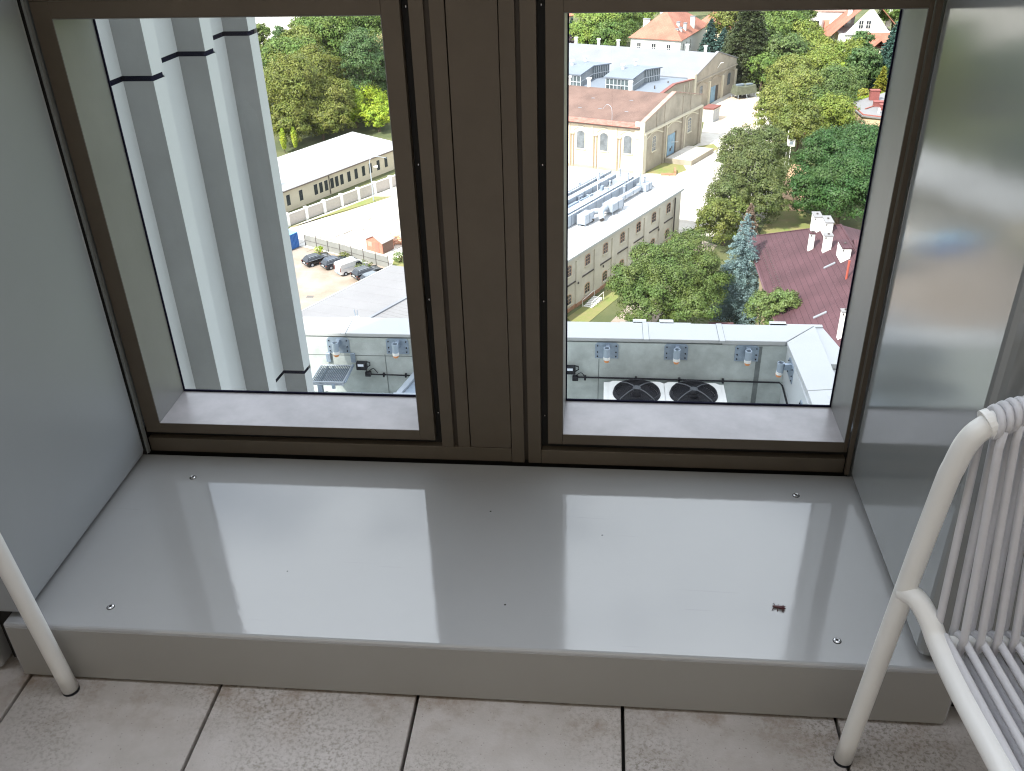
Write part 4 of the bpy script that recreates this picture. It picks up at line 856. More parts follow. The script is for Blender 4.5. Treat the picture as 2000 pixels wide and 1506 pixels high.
obj('arm', MB().tube(smoothpath([(-40.5, 156.8, G+7.2), (-40.2, 157.0, G+7.9), (-39.2, 157.4, G+8.0), (-37.6, 157.8, G+7.6)], 5), .05, 6), M_duct, lp)
obj('lamp_head', MB().tube([(-39.9, 156.9, G+6.3), (-39.2, 157.1, G+6.3)], [.1, .22], 8), M_whitep, lp)
# wire fence with grey sheets
fn = thing('fence', 'grey sheet fence on dark posts behind the parked cars', 'fence', (-39, 131, G))
fp = [(-47.1, 135.9), (-44.9, 134.7), (-42.65, 133.4), (-40.4, 132.2), (-38.2, 130.9), (-36.0, 129.6), (-33.8, 128.4), (-31.6, 127.2)]
M_sheet = mat('grey fence sheet', (.25, .25, .235), .8, var=.15, nscale=.8)
for a, bq in zip(fp, fp[1:]):
    obj('panel', MB().add([(a[0]+.06, a[1]-.035, G+.05), (bq[0]-.06, bq[1]+.035, G+.05), (bq[0]-.06, bq[1]+.035, G+1.85), (a[0]+.06, a[1]-.035, G+1.85)], [(0, 1, 2, 3)]), M_sheet, fn)
    obj('rail', MB().tube([(a[0], a[1]-.06, G+.95), (bq[0], bq[1]-.06, G+.95)], .025, 5), M_dark, fn)
for a in fp: obj('post', MB().box(a[0]-.05, a[0]+.05, a[1]-.05, a[1]+.05, G, G+2.1), M_dark, fn)
# container
Tc = xf((-48.0, 134.6, G), R(61)); c = thing('container', 'blue shipping container at the end of the grey sheet fence', 'container', (-48.5, 135.5, G))
obj('body', MB(Tc).box(-2.0, .6, .2, 6.4, .1, 2.55), M_cont, c)
obj('roof', MB(Tc).box(-2.02, .62, .18, 6.42, 2.555, 2.62), mat('pale blue roof', (.20, .50, .75), .5), c)
rbm = MB(Tc)
for i in range(9): rbm.box(-1.85+.28*i, -1.75+.28*i, .14, .195, .2, 2.5)
obj('corrugation', rbm, M_cont, c)
# brick shed
Ts = xf((-36.6, 134.3, G), R(-30)); s_ = thing('brick_shed', 'small red brick shed with grey gable roof beyond the fence', 'shed', (-35, 133.4, G))
M_rbrick = mat('red brick wall', (.50, .20, .14), .9, var=.2, nscale=2)
obj('wall', MB(Ts).add([(0, 0, 0), (3.4, 0, 0), (3.4, 2.6, 0), (0, 2.6, 0), (0, 0, 1.9), (3.4, 0, 1.9), (3.4, 2.6, 1.9), (0, 2.6, 1.9), (1.7, 0, 2.7), (1.7, 2.6, 2.7)],
    [(0, 1, 5, 8, 4), (2, 3, 7, 9, 6), (1, 2, 6, 5), (3, 0, 4, 7)]), M_rbrick, s_)
obj('roof', MB(Ts).slab([(-.2, -.2, 1.85), (1.7, -.2, 2.8), (1.7, 2.8, 2.8), (-.2, 2.8, 1.85)], .08).slab([(1.7, -.2, 2.8), (3.6, -.2, 1.85), (3.6, 2.8, 1.85), (1.7, 2.8, 2.8)], .08), mat('grey sheet roof', (.42, .37, .36), .7, var=.25, nscale=1), s_)
obj('window', MB(Ts).box(.35, 1.2, -.04, -.003, .8, 1.6), M_tan, s_)
obj('door', MB(Ts).box(1.9, 2.7, -.04, -.003, 0, 1.7), mat('faded red door', (.42, .16, .12), .8), s_)
obj('side_boarding', MB(Ts).box(3.403, 3.44, .1, 2.5, 0, 1.8), mat('dark boards', (.15, .09, .07), .9), s_)
rb = thing('rubble_heap', 'orange rubble heap with bent pipes behind the red brick shed', 'rubble', (-32.5, 137.5, G))
mb = MB(); rj = random.Random(9)
for i in range(60):
    x, y = -33+rj.gauss(0, 1.5), 137.3+rj.gauss(0, .7); z = G+abs(rj.gauss(0, .3)); s0 = rj.uniform(.15, .45); mb.box(x-s0, x+s0, y-s0*.6, y+s0*.6, z, z+s0*.7)
obj('bricks', mb, mat('rubble', (.55, .30, .20), .9, var=.4, nscale=3), rb)
obj('pipes', MB().tube([(-34.6, 138, G), (-34.4, 138, G+1.6), (-33.6, 138.2, G+1.5), (-33.3, 138, G)], .05, 6).tube([(-33.2, 137, G), (-31.8, 137.6, G+1.0)], .05, 6), mat('yellow pipe', (.6, .42, .12), .6), rb)
# near sheet roof
T = TF((-35.1, 96.5)); h = thing('sheet_roofed_building', 'large building with flat grey corrugated roof below the parked cars', 'building', T((8, -8, 0)))
obj('wall', MB(T).box(.3, 23.2, -30, 15.5, 0, 7.7), M_tan, h)
obj('roof', MB(T).slab([(0, -30, 8.0), (8.9, -30, 8.45), (8.9, 16, 8.45), (0, 16, 8.0)], .2).slab([(9.3, -30, 8.45), (23.5, -30, 8.0), (23.5, 16, 8.0), (9.3, 16, 8.45)], .2), M_roofg, h)
mb = MB(T)
for i in range(60): 
    y = -29+.75*i
    if i % 3 == 0: mb.slab([(.05, y, 8.012), (8.85, y, 8.462), (8.85, y+.07, 8.462), (.05, y+.07, 8.012)], .03)
    mb.slab([(9.4, y, 8.475), (23.4, y, 8.03), (23.4, y+.12, 8.03), (9.4, y+.12, 8.475)], .04)
obj('roof_ribs', mb, M_roofg, h)
obj('ridge_cap', MB(T).box(8.91, 9.29, -30, 16, 8.4, 8.62), M_roofw, h)
obj('eave_trim', MB(T).box(-.06, .02, -30, 16, 7.8, 8.06), M_whitep, h)
q = thing('roof_anchor', 'small white roof anchor with two prongs on the grey corrugated roof', 'roof vent', T((8.3, -.4, 8.5)))
obj('base', MB(T).cyl((8.3, -.4), .55, 8.45, 8.6, 12).cyl((8.3, -.4), .3, 8.6, 9.0, 8), M_whitep, q)
obj('prongs', MB(T).tube([(8.2, -.4, 9.0), (8.05, -.4, 9.9)], .05, 5).tube([(8.4, -.4, 9.0), (8.5, -.4, 9.9)], .05, 5), M_galv, q)

# ---------------------------------------------------------------- cars
def car(loc, rz, col, kind, label):
    T = xf((loc[0], loc[1], G+.03), rz); t = thing('parked_van' if kind == 'van' else 'parked_car', label, 'van' if kind == 'van' else 'car', (loc[0], loc[1], G), 'vehicles parked along the grey sheet fence')
    pm = mat('car paint '+col[0], col[1], .25, .25, coat=.7)
    if kind == 'van':
        prof_ = [(0, .35), (0, 1.75), (.25, 1.95), (3.1, 1.98), (3.55, 1.75), (4.0, 1.15), (4.75, .95), (4.95, .7), (4.95, .35)]; hw = .93; belt = 1.15
        cab = None
    else:
        prof_ = [(0, .45), (.02, .92), (.25, .98), (3.2, 1.0), (3.4, .96), (4.5, .82), (4.72, .6), (4.72, .38), (.15, .32)]; hw = .9; belt = .98
    def loft(prof_, hw, taper=.0, inset=.04):
        mb = MB(T); n = len(prof_); rows = []
        for y, k, z0 in ((-hw, 1, 0), (-hw+.0, 1, 0)):
            pass
        lay = [(-hw, .0), (-hw+inset, .06)]
        ys = [(-hw+.07, 0.05), (-hw, 0), (hw, 0), (hw-.07, .05)]
        P = []
        for y, sh in ((-hw+.08, 0), (-hw, .05), (hw, .05), (hw-.08, 0)):
            for (x, z) in prof_:
                cx = 2.3; cz = .8; f = 1-sh*(1 if abs(y) == hw else 0); P.append((cx+(x-cx)*f, y, cz+(z-cz)*f))
        f = [tuple(range(n-1, -1, -1)), tuple(range(3*n, 4*n))]
        for a in range(3): f += [(a*n+i, a*n+(i+1) % n, (a+1)*n+(i+1) % n, (a+1)*n+i) for i in range(n)]
        f[0] = tuple(range(n)); f[1] = tuple(range(4*n-1, 3*n-1, -1))
        return mb.add(P, f)
    bd = obj('body', loft(prof_, hw), pm, t, bevel=.05)
    if kind != 'van':
        gl_ = [(.05, .93), (.45, 1.40), (.75, 1.47), (2.4, 1.46), (3.35, .98), (3.35, .93)]
        P = []; n = len(gl_); mb = MB(T)
        for y_, s_ in ((-1, 0), (1, 0)):
            for x, z in gl_: P.append((x, y_*(.84-.26*max(0, z-.95)/.5), z))
        mb.add(P, [tuple(range(n)), tuple(range(2*n-1, n-1, -1))]+[(i, n+i, n+(i+1) % n, (i+1) % n) for i in range(n)])
        obj('windows', mb, M_pane, t, bevel=.02)
        obj('roof', MB(T).add([(.42, -.56, 1.415), (.42, .56, 1.415), (.75, .585, 1.5), (.75, -.585, 1.5), (2.3, .585, 1.49), (2.3, -.585, 1.49), (2.55, .6, 1.40), (2.55, -.6, 1.40)], [(0, 1, 2, 3), (3, 2, 4, 5), (5, 4, 6, 7)]), pm, t)
        for sy in (-1, 1):
            if col[0] != 'grey':
                obj('roof_rail', MB(T).tube([(.6, .60*sy, 1.47), (.8, .61*sy, 1.53), (2.1, .61*sy, 1.52), (2.4, .62*sy, 1.44)], .028, 6), M_duct, t)
            obj('window_chrome', MB(T).tube([(.55, .70*sy, 1.30), (.7, .665*sy, 1.38), (2.3, .665*sy, 1.37), (3.2, .86*sy, 1.01), (.35, .865*sy, 1.0)], .018, 5), M_duct, t)
            obj('tail_light', MB(T).box(-.035, .14, sy*.86-.09, sy*.86+.06, .72, .90), M_redt, t)
            obj('mirror', MB(T).box(2.75, 2.95, sy*.93-.08, sy*.93+.08, .98, 1.12), pm, t)
        obj('tailgate_line', MB(T).box(-.03, -.005, -.7, .7, .56, .60), M_duct, t)
    else:
        obj('windscreen', MB(T).add([(3.42, -.72, 1.83), (3.42, .72, 1.83), (4.05, .8, 1.17), (4.05, -.8, 1.17), (3.36, -.70, 1.80), (3.36, .70, 1.80), (4.0, .78, 1.12), (4.0, -.78, 1.12)], [(0, 3, 2, 1), (4, 5, 6, 7), (0, 1, 5, 4), (2, 3, 7, 6)]), M_pane, t)
        for sy in (-1, 1):
            obj('side_window', MB(T).fprism([(2.75, 1.2), (3.78, 1.2), (3.45, 1.66), (2.8, 1.66)], sy*.93, sy*.945, lambda s, hh, d: (s, d, hh)), M_pane, t)
            obj('slide_rail', MB(T).box(.5, 2.6, sy*.94-.01, sy*.94+.01, 1.18, 1.22), M_galv, t)
            obj('tail_light', MB(T).box(-.03, .08, sy*.84-.06, sy*.84+.06, .8, 1.5), M_redt, t)
            obj('mirror', MB(T).box(3.5, 3.65, sy*1.03-.1, sy*1.03+.1, 1.15, 1.45), M_black, t)
        obj('rear_doors', MB(T).box(-.022, -.004, -.012, .012, .45, 1.75), M_dark, t)
    obj('number_plate', MB(T).box(-.045, -.02, -.26, .26, .66 if kind != 'van' else .7, .77 if kind != 'van' else .81), M_whitep, t)
    obj('bumper', MB(T).box(-.06, .12, -.8, .8, .36, .5), M_dark if kind != 'van' else M_galv, t, bevel=.03)
    for x in (.85, 3.75):
        for sy in (-1, 1):
            w_ = obj('wheel', MB(T).tube([(x, sy*(hw-.22), .32), (x, sy*(hw+.015), .32)], .33, 20), M_black, t)
            obj('rim', MB(T).tube([(x, sy*(hw+.012), .32), (x, sy*(hw+.022), .32)], .2, 12), M_duct, w_)
    return t
hd = R(45)
black = ('black', (.012, .012, .014)); navy = ('navy', (.025, .035, .055)); anth = ('anthracite', (.03, .034, .038)); wh = ('white', (.8, .8, .8)); gry = ('grey', (.16, .18, .20))
car((-44.75, 127.3), hd, black, 'wagon', 'black estate car nearest the blue container')
car((-41.55, 126.3), R(46), navy, 'wagon', 'dark blue car between the black estate and the white van')
car((-38.75, 124.2), R(46), wh, 'van', 'white panel van parked among dark cars')
car((-35.9, 122.7), R(46), anth, 'wagon', 'anthracite estate car right of the white van')
car((-34.2, 120.9), R(46), gry, 'wagon', 'grey car almost hidden behind the corrugated roof')

# tarpaulin trailer
T = xf((32.3, 228.5, G), R(25)); t = thing('trailer', 'olive tarpaulin covered trailer on thin legs by the big hall', 'trailer', (34, 230, G))
obj('frame', MB(T).box(0, 5.2, 0, 2.6, 1.1, 1.35), M_galv, t)
obj('tarpaulin', MB(T).add([(-.3, -.25, 1.1), (5.4, -.2, 1.2), (5.3, 2.8, 1.2), (-.2, 2.8, 1.1), (.1, .1, 3.0), (1.8, .0, 2.75), (3.6, .05, 2.9), (5.1, .1, 3.05), (5.0, 2.6, 3.1), (2.6, 2.6, 3.0), (.2, 2.6, 3.0)],
    [(0, 1, 7, 6, 5, 4), (1, 2, 8, 7), (2, 3, 10, 9, 8), (3, 0, 4, 10), (4, 5, 9, 10), (5, 6, 9), (6, 7, 8, 9)]), M_tarp, t)
for x, y in ((.2, -.3), (2.4, -.3), (5.0, -.2), (.3, 2.7), (5.0, 2.7)): obj('leg', MB(T).tube([(x, y, 1.1), (x+random.uniform(-.3, .3), y-.3, 0)], .07, 6), M_duct, t)
obj('wheel', MB(T).tube([(2.4, .1, .45), (2.4, .4, .45)], .45, 14), M_black, t); obj('wheel', MB(T).tube([(2.4, 2.3, .45), (2.4, 2.6, .45)], .45, 14), M_black, t)
obj('roof_load', MB(T).box(.4, 2.3, .8, 1.6, 3.02, 3.35).box(2.9, 4.6, .6, 1.2, 3.05, 3.3), M_galv, t)
# notice board on poles
t = thing('board', 'white framed board on two thin white poles among the trees', 'board', (36.1, 178.5, G))
obj('pole', MB().tube([(35.6, 178.5, G), (35.55, 178.5, G+6.6)], .06, 6), M_whitep, t); obj('pole', MB().tube([(36.3, 178.5, G), (36.3, 178.5, G+4.2)], .06, 6), M_whitep, t)
obj('panel', MB().box(35.6, 37.0, 178.38, 178.46, G+3.6, G+4.9), M_whitep, t); obj('inner_square', MB().box(35.95, 36.65, 178.36, 178.378, G+3.95, G+4.6), M_galv, t)

# ---------------------------------------------------------------- PLUM HOUSE
h = thing('plum_roofed_house', 'house with plum coloured sheet roof and many white chimneys', 'house', (30, 103, G))
ex, rx, ey = 20.35, 30.0, 121.2; hE = 8.0; hR = 8+.58*(rx-ex)
obj('wall', MB().prism([(ex+.6, 60), (2*rx-ex-.6, 60), (2*rx-ex-.6, ey-.6), (ex+.6, ey-.6)], G, G+7.8), mat('ochre plaster', (.40, .32, .21), .85, var=.2, nscale=.5), h)
mb = MB(); apex = (rx, ey-9.65, G+hR); nr = (rx, 60, G+hR)
mb.slab([(ex, 60, G+hE), nr, apex, (ex, ey, G+hE)], .18)
mb.slab([(ex, ey, G+hE), apex, (2*rx-ex, ey, G+hE)], .18)
mb.slab([nr, (2*rx-ex, 60, G+hE), (2*rx-ex, ey, G+hE), apex], .18)
obj('roof', mb, M_plum, h)
sl = lambda x: G+8+.58*(x-ex)
mb = MB()
for off, x in ((0, 21.3), (1, 21.75)):
    for i in range(24):
        y = 117.2-.72*i-.35*off; xx = x+.12*off; mb.box(xx, xx+.14, y-.05, y+.05, sl(xx)+.0, sl(xx)+.13)
obj('snow_guards', mb, M_dark, h)
obj('ridge_cap', MB().tube([(rx, 60, G+hR+.03), (rx, ey-9.65, G+hR+.03)], .13, 6).tube([apex, (ex, ey, G+hE+.03)], .1, 6), M_plum, h)
obj('gutter', MB().tube([(ex-.05, 60, G+hE-.08), (ex-.05, ey, G+hE-.08)], .11, 6), mat('plum gutter', (.12, .06, .07), .5), h)
def chim(x0, x1, y0, y1, top, capm=None, label=None):
    zb = sl(min(x0, rx))-.3; c = obj('chimney', MB().box(x0, x1, y0, y1, zb, G+top), M_whitep, h, label=label)
    obj('cap', MB().box(x0-.08, x1+.08, y0-.08, y1+.08, G+top+.002, G+top+.14), capm or M_roofg, c)
    obj('flue', MB().box((x0+x1)/2-.1, (x0+x1)/2+.1, (y0+y1)/2-.1, (y0+y1)/2+.1, G+top+.142, G+top+.3).box(x0+.05, x0+.2, y0-.012, y0-.002, G+top-.35, G+top-.12), M_dark, c)
mp_ = M_plum
chim(25.83, 26.42, 108.74, 109.3, 13.45, mp_)
chim(27.06, 27.98, 106.5, 107.2, 14.05)
chim(28.16, 29.15, 102.14, 104.6, 14.3, mp_)
chim(24.9, 25.65, 86.6, 87.2, 13.8)
chim(27.0, 27.9, 112.6, 114.4, 14.1)
chim(27.9, 28.8, 110.4, 112.59, 14.25)
chim(28.35, 29.2, 95.2, 96.5, 14.3)
for x, y in ((31.4, 105.2), (32.6, 110.4)):
    c = obj('chimney', MB().box(x, x+.8, y, y+.8, G+10, G+14.6), M_whitep, h); obj('cap', MB().box(x-.06, x+.86, y-.06, y+.86, G+14.602, G+14.8), mat('brick cap', (.35, .16, .12), .8), c)
obj('flue_pipe', MB().tube([(27.95, 98.0, G+12.3), (27.95, 98.0, G+14.6)], .13, 8), mat('orange pipe', (.36, .08, .055), .6), h)
for (xa, ya, xb, yb) in ((26.5, 102.7, 27.7, 102.7), (23.7, 92.85, 25.0, 92.85)):
    obj('roof_window', MB().slab([(xa, ya-.16, sl(xa)+.12), (xb, yb-.16, sl(xb)+.12), (xb, yb+.16, sl(xb)+.12), (xa, ya+.16, sl(xa)+.12)], .12), M_roofw, h)
for i, y in enumerate((118, 113, 108)):
    obj('window', MB().box(ex+.54, ex+.597, y-.6, y+.6, G+4.6, G+6.4), M_pane, h); obj('window', MB().box(ex+.54, ex+.597, y-.6, y+.6, G+1.4, G+3.2), M_pane, h)
obj('dormer', MB().slab([(rx+.3, 106, G+13.9), (34, 104.6, G+14.0), (34, 107, G+12.6), (rx+.3, 108, G+12.6)], .3).slab([(rx+.3, 106, G+13.9), (34, 104.6, G+14.0), (34, 102.2, G+12.4), (rx+.3, 103.6, G+12.5)], .3), M_plum, h)
obj('snow_bar', MB().box(26.9, 28.6, 79.5, 79.7, G+12.2, G+12.5), M_roofw, h)

# ---------------------------------------------------------------- far houses
def hip(nm, label, O, rot, w, d, he, hr, wallm, roofm, inset=None, wins=(), chims=()):
    T = xf((O[0], O[1], G), rot); h = thing(nm, label, 'house', (O[0], O[1], G)); e = .5
    obj('wall', MB(T).box(0, w, 0, d, 0, he), wallm, h)
    i_ = min(w, d)/2 if inset is None else inset
    A, Bq, C_, D_ = (-e, -e, he-.1), (w+e, -e, he-.1), (w+e, d+e, he-.1), (-e, d+e, he-.1)
    if w >= d: r0, r1 = (i_, d/2, hr), (w-i_, d/2, hr); fs = [[A, Bq, r1, r0], [Bq, C_, r1], [C_, D_, r0, r1], [D_, A, r0]]
    else: r0, r1 = (w/2, i_, hr), (w/2, d-i_, hr); fs = [[A, Bq, r0], [Bq, C_, r1, r0], [C_, D_, r1], [D_, A, r0, r1]]
    mb = MB(T)
    for f in fs: mb.slab(f, .15)
    obj('roof', mb, roofm, h)
    for (face, c, h0, h1, ww) in wins:
        fm = (lambda s, hh, dd: (s, -dd, hh)) if face == 'f' else (lambda s, hh, dd: (w+dd, s, hh)) if face == 'r' else (lambda s, hh, dd: (-dd, s, hh))
        o = obj('window', MB(T).fbox(c-ww/2, c+ww/2, h0, h1, .01, .03, fm), M_pane, h)
        obj('frame', MB(T).fbox(c-.05, c+.05, h0, h1, .03, .06, fm).fbox(c-ww/2, c+ww/2, (h0+h1)/2-.04, (h0+h1)/2+.04, .03, .06, fm).fbox(c-ww/2-.1, c-ww/2, h0, h1, 0, .08, fm).fbox(c+ww/2, c+ww/2+.1, h0, h1, 0, .08, fm), M_whitep, o)
    for (x, y, cw, top) in chims:
        c = obj('chimney', MB(T).box(x, x+cw, y, y+.7, he, top), M_whitep, h); obj('cap', MB(T).box(x-.1, x+cw+.1, y-.1, y+.8, top+.002, top+.25), M_roofw, c)
    return h, T
hip('salmon_roofed_house', 'cream house with salmon hipped roof and chimneys behind the big hall', (7.6, 265.0), R(-21.5), 14, 24, 8, 14, M_whitep, M_salmon, inset=8,
    wins=[('f', 2.4, 4.6, 6.6, 1.0), ('f', 6.6, 4.6, 6.6, 1.1), ('f', 10.8, 4.6, 6.6, 1.0), ('f', 2.4, .9, 2.9, 1.0), ('f', 10.8, .9, 2.9, 1.0), ('r', 2.5, 4.2, 6.6, 1), ('r', 5.5, 4.2, 6.6, 1), ('r', 9, 4.2, 6.6, 1)],
    chims=[(1.4, 5.5, 1.8, 11.6), (4.6, 10, 1.8, 13.4), (11.6, 2.5, .7, 10.0), (12.2, 3.8, .7, 10.2), (11.0, 5.2, .7, 11.3), (12.4, 7.0, .7, 10.8), (7.5, 16, 1.4, 15.2), (12.4, 13, 1.2, 11.6)])
hip('salmon_roofed_house', 'house corner with salmon roof at the top left of the right window', (-22, 294), R(28), 14.5, 12, 8, 12, M_cream, M_salmon, wins=[('f', 12.5, 4, 6, 1.2)])
hip('salmon_roofed_house', 'small salmon roof peeping out behind the blue spruces', (27, 292), R(-20), 12, 10, 6, 10, M_cream, M_salmon)
hip('salmon_roofed_house', 'salmon hipped roof far behind the left trees', (-95, 330), R(10), 16, 10, 5, 8, M_whitep, M_salmon)
# white house block + gabled villa
T = xf((60.5, 296, G), R(-8)); h = thing('white_villa', 'white flat roofed villa beside the steep salmon gable', 'house', (66, 300, G))
obj('wall', MB(T).box(0, 13, 0, 10, 0, 9), M_whitep, h); obj('roof', MB(T).box(-.4, 13.4, -.4, 10.4, 9.002, 9.4), mat('salmon flat edge', (.5, .34, .30), .7), h)
obj('roof', MB(T).box(2, 11, 2, 9, 9.41, 10.2), M_whitep, h)
obj('bay', MB(T).box(.3, 3.8, -1.5, -.003, 0, 7.6), M_whitep, h)
for x, z in ((2.1, 4.6), (2.1, 1.0)): 
    o = obj('window', MB(T).box(x-.9, x+.9, -1.56, -1.503, z, z+2), M_pane, h); obj('frame', MB(T).box(x-.35, x-.25, -1.6, -1.562, z, z+2).box(x+.25, x+.35, -1.6, -1.562, z, z+2), M_redt, o)
for x in (8.3, 9.8): obj('window', MB(T).box(x-.5, x+.5, -.06, -.003, 4.8, 6.8), M_pane, h)
obj('brick_panel', MB(T).box(4.4, 6.0, -.05, -.003, 1, 6.6), mat('pink brick', (.55, .28, .2), .8), h)
T = xf((67, 284, G), R(-4)); h = thing('gabled_villa', 'villa with steep salmon roof and white front gable', 'house', (73, 290, G))
obj('wall', MB(T).box(0, 15, 0, 12, 0, 4.8), M_whitep, h)
obj('roof', MB(T).slab([(-3.2, -1, 3.6), (8.0, -1, 14.2), (8.0, 13, 14.2), (-3.2, 13, 3.6)], .2).slab([(8.0, -1, 14.2), (18, -1, 4.4), (18, 13, 4.4), (8.0, 13, 14.2)], .2), M_salmon, h)
obj('gable_wall', MB(T).add([(1.5, -.5, 4.6), (14.2, -.5, 4.6), (8.0, -.5, 11.9), (1.5, 0, 4.6), (14.2, 0, 4.6), (8.0, 0, 11.9)], [(0, 1, 2), (5, 4, 3), (0, 2, 5, 3), (2, 1, 4, 5)]), M_whitep, h)
for x in (5.6, 7.6): 
    o = obj('window', MB(T).box(x-.55, x+.55, -.57, -.503, 6.3, 8.3), M_pane, h); obj('frame', MB(T).box(x-.05, x+.05, -.6, -.572, 6.3, 8.3).box(x-.55, x+.55, -.6, -.572, 7.2, 7.3), M_whitep, o)
obj('lean_to_roof', MB(T).slab([(6, -6, 2.6), (17.5, -6, 2.6), (17.5, -.51, 5.2), (6, -.51, 5.2)], .2), M_salmon, h)
obj('porch_gable', MB(T).slab([(7.5, -9.5, 2.4), (10, -9.5, 4.8), (10, -3.5, 4.8), (7.5, -3.5, 2.4)], .2).slab([(10, -9.5, 4.8), (12.5, -9.5, 2.4), (12.5, -3.5, 2.4), (10, -3.5, 4.8)], .2), M_salmon, h)
obj('porch_wall', MB(T).box(8, 12, -9, -.6, 0, 2.3), M_cream, h)
obj('chimney', MB(T).box(2.4, 3.4, 3.4, 4.6, 7, 12.8), M_whitep, h); obj('chimney', MB(T).box(13.2, 14.4, 4, 5, 6, 13.5), M_whitep, h)
# flat-roofed house
h = thing('flat_roofed_house', 'flat grey roofed house with dark red brick chimneys and hedge', 'house', (58, 204, G))
obj('wall', MB().prism([(52.9, 204.6), (53.6, 196), (58.0, 193.6), (80, 208), (78, 222), (62.5, 214.2)], G, G+4.6), mat('peach plaster', (.58, .42, .28), .8), h)
obj('roof', MB().prism([(52.5, 205.2), (53.2, 195.7), (58.1, 193.2), (80.5, 208), (78, 222.5), (62.5, 214.8)], G+4.602, G+4.9), M_roofg, h)
mb = MB()
for a, bq in (((52.9, 205), (53.5, 196.0)), ((53.5, 196.0), (58.1, 193.5)), ((58.1, 193.5), (60.5, 199)), ((60.5, 199), (70, 203)), ((55, 200.5), (63.5, 209))):
    mb.tube([(a[0], a[1], G+5.0), (bq[0], bq[1], G+5.0)], .16, 4)
obj('roof_edge', mb, mat('dark red edge', (.30, .10, .08), .7), h)
for x, y, w0, hh in ((57.6, 207.8, 1.9, 6.9), (57.2, 202.5, 2.2, 5.8), (57.8, 199.6, 2.3, 5.9), (66.5, 209, 2.2, 6.6)):
    c = obj('chimney', MB().box(x, x+w0, y, y+1.1, G+4.9, G+hh), mat('dark red brick', (.26, .08, .07), .8, var=.2), h)
    obj('cap', MB().box(x-.1, x+w0+.1, y-.1, y+1.2, G+hh+.003, G+hh+.15), MATS['dark red brick'], c)
obj('vent', MB().cyl((57, 197.5), .25, G+4.9, G+5.9, 8), M_whitep, h); obj('vent', MB().cyl((58, 197.2), .22, G+4.9, G+5.6, 8), M_whitep, h)
# little red ridge roof between trees
q = thing('shed', 'tiny orange roofed shed between the olive and dark trees', 'shed', (41.5, 189, G)); 
obj('roof', MB().slab([(40.6, 184.6, G+3), (41.6, 184.6, G+3.5), (42.3, 194.5, G+3.5), (41.3, 194.8, G+3)], .12).slab([(41.6, 184.6, G+3.5), (42.6, 184.8, G+2.8), (43.3, 194.5, G+2.8), (42.3, 194.5, G+3.5)], .12), mat('orange tile', (.60, .30, .16), .7), q)
obj('wall', MB().box(41.2, 42.4, 185, 194, G, G+2.8), M_tan, q)
# lattice mast
lm = thing('lattice_mast', 'white steel lattice mast at the far top left', 'mast', (-108, 310, G))
def lat(par, x, y, w0, w1, H_, n):
    mb = MB()
    cs = [(-1, -1), (1, -1), (1, 1), (-1, 1)]
    for a in cs: mb.tube([(x+a[0]*w0, y+a[1]*w0, G), (x+a[0]*w1, y+a[1]*w1, G+H_)], .16, 4)
    for i in range(n):
        f0, f1 = i/n, (i+1)/n; v0, v1 = w0+(w1-w0)*f0, w0+(w1-w0)*f1
        for a, bq in zip(cs, cs[1:]+cs[:1]):
            mb.tube([(x+a[0]*v0, y+a[1]*v0, G+H_*f0), (x+bq[0]*v1, y+bq[1]*v1, G+H_*f1)], .09, 4); mb.tube([(x+bq[0]*v0, y+bq[1]*v0, G+H_*f0), (x+a[0]*v1, y+a[1]*v1, G+H_*f1)], .09, 4)
    return mb
obj('lattice', lat(lm, -100.5, 289, 2.2, 1.3, 16, 8), M_whitep, lm)
obj('crossarm', MB().tube([(-104, 289, G+13), (-97, 289, G+13)], .15, 4), M_whitep, lm)

# ================================================================== TREES
def leaf_mesh(name, C, Nrm, size):
    """one quad per point C with normal Nrm (arrays)"""
    n = len(C); r = RNG.normal(size=(n, 3)); Nn = Nrm/np.linalg.norm(Nrm, axis=1, keepdims=True)
    a = r-Nn*(r*Nn).sum(1, keepdims=True); a /= np.linalg.norm(a, axis=1, keepdims=True)+1e-9; b_ = np.cross(Nn, a)
    sz = (size*RNG.uniform(.6, 1.3, n))[:, None]; a = a*sz; b_ = b_*sz*RNG.uniform(.45, .8, n)[:, None]
    V = np.stack([C-a, C-b_*1.0+a*.1, C+a, C+b_], 1).reshape(-1, 3)
    me = bpy.data.meshes.new(name); me.vertices.add(4*n); me.vertices.foreach_set('co', V.ravel())
    me.loops.add(4*n); me.loops.foreach_set('vertex_index', np.arange(4*n, dtype=np.int32))
    me.polygons.add(n); me.polygons.foreach_set('loop_start', np.arange(0, 4*n, 4, dtype=np.int32)); me.polygons.foreach_set('loop_total', np.full(n, 4, dtype=np.int32))
    me.update(calc_edges=True); return me
def sph(n): v = RNG.normal(size=(n, 3)); return v/np.linalg.norm(v, axis=1, keepdims=True)
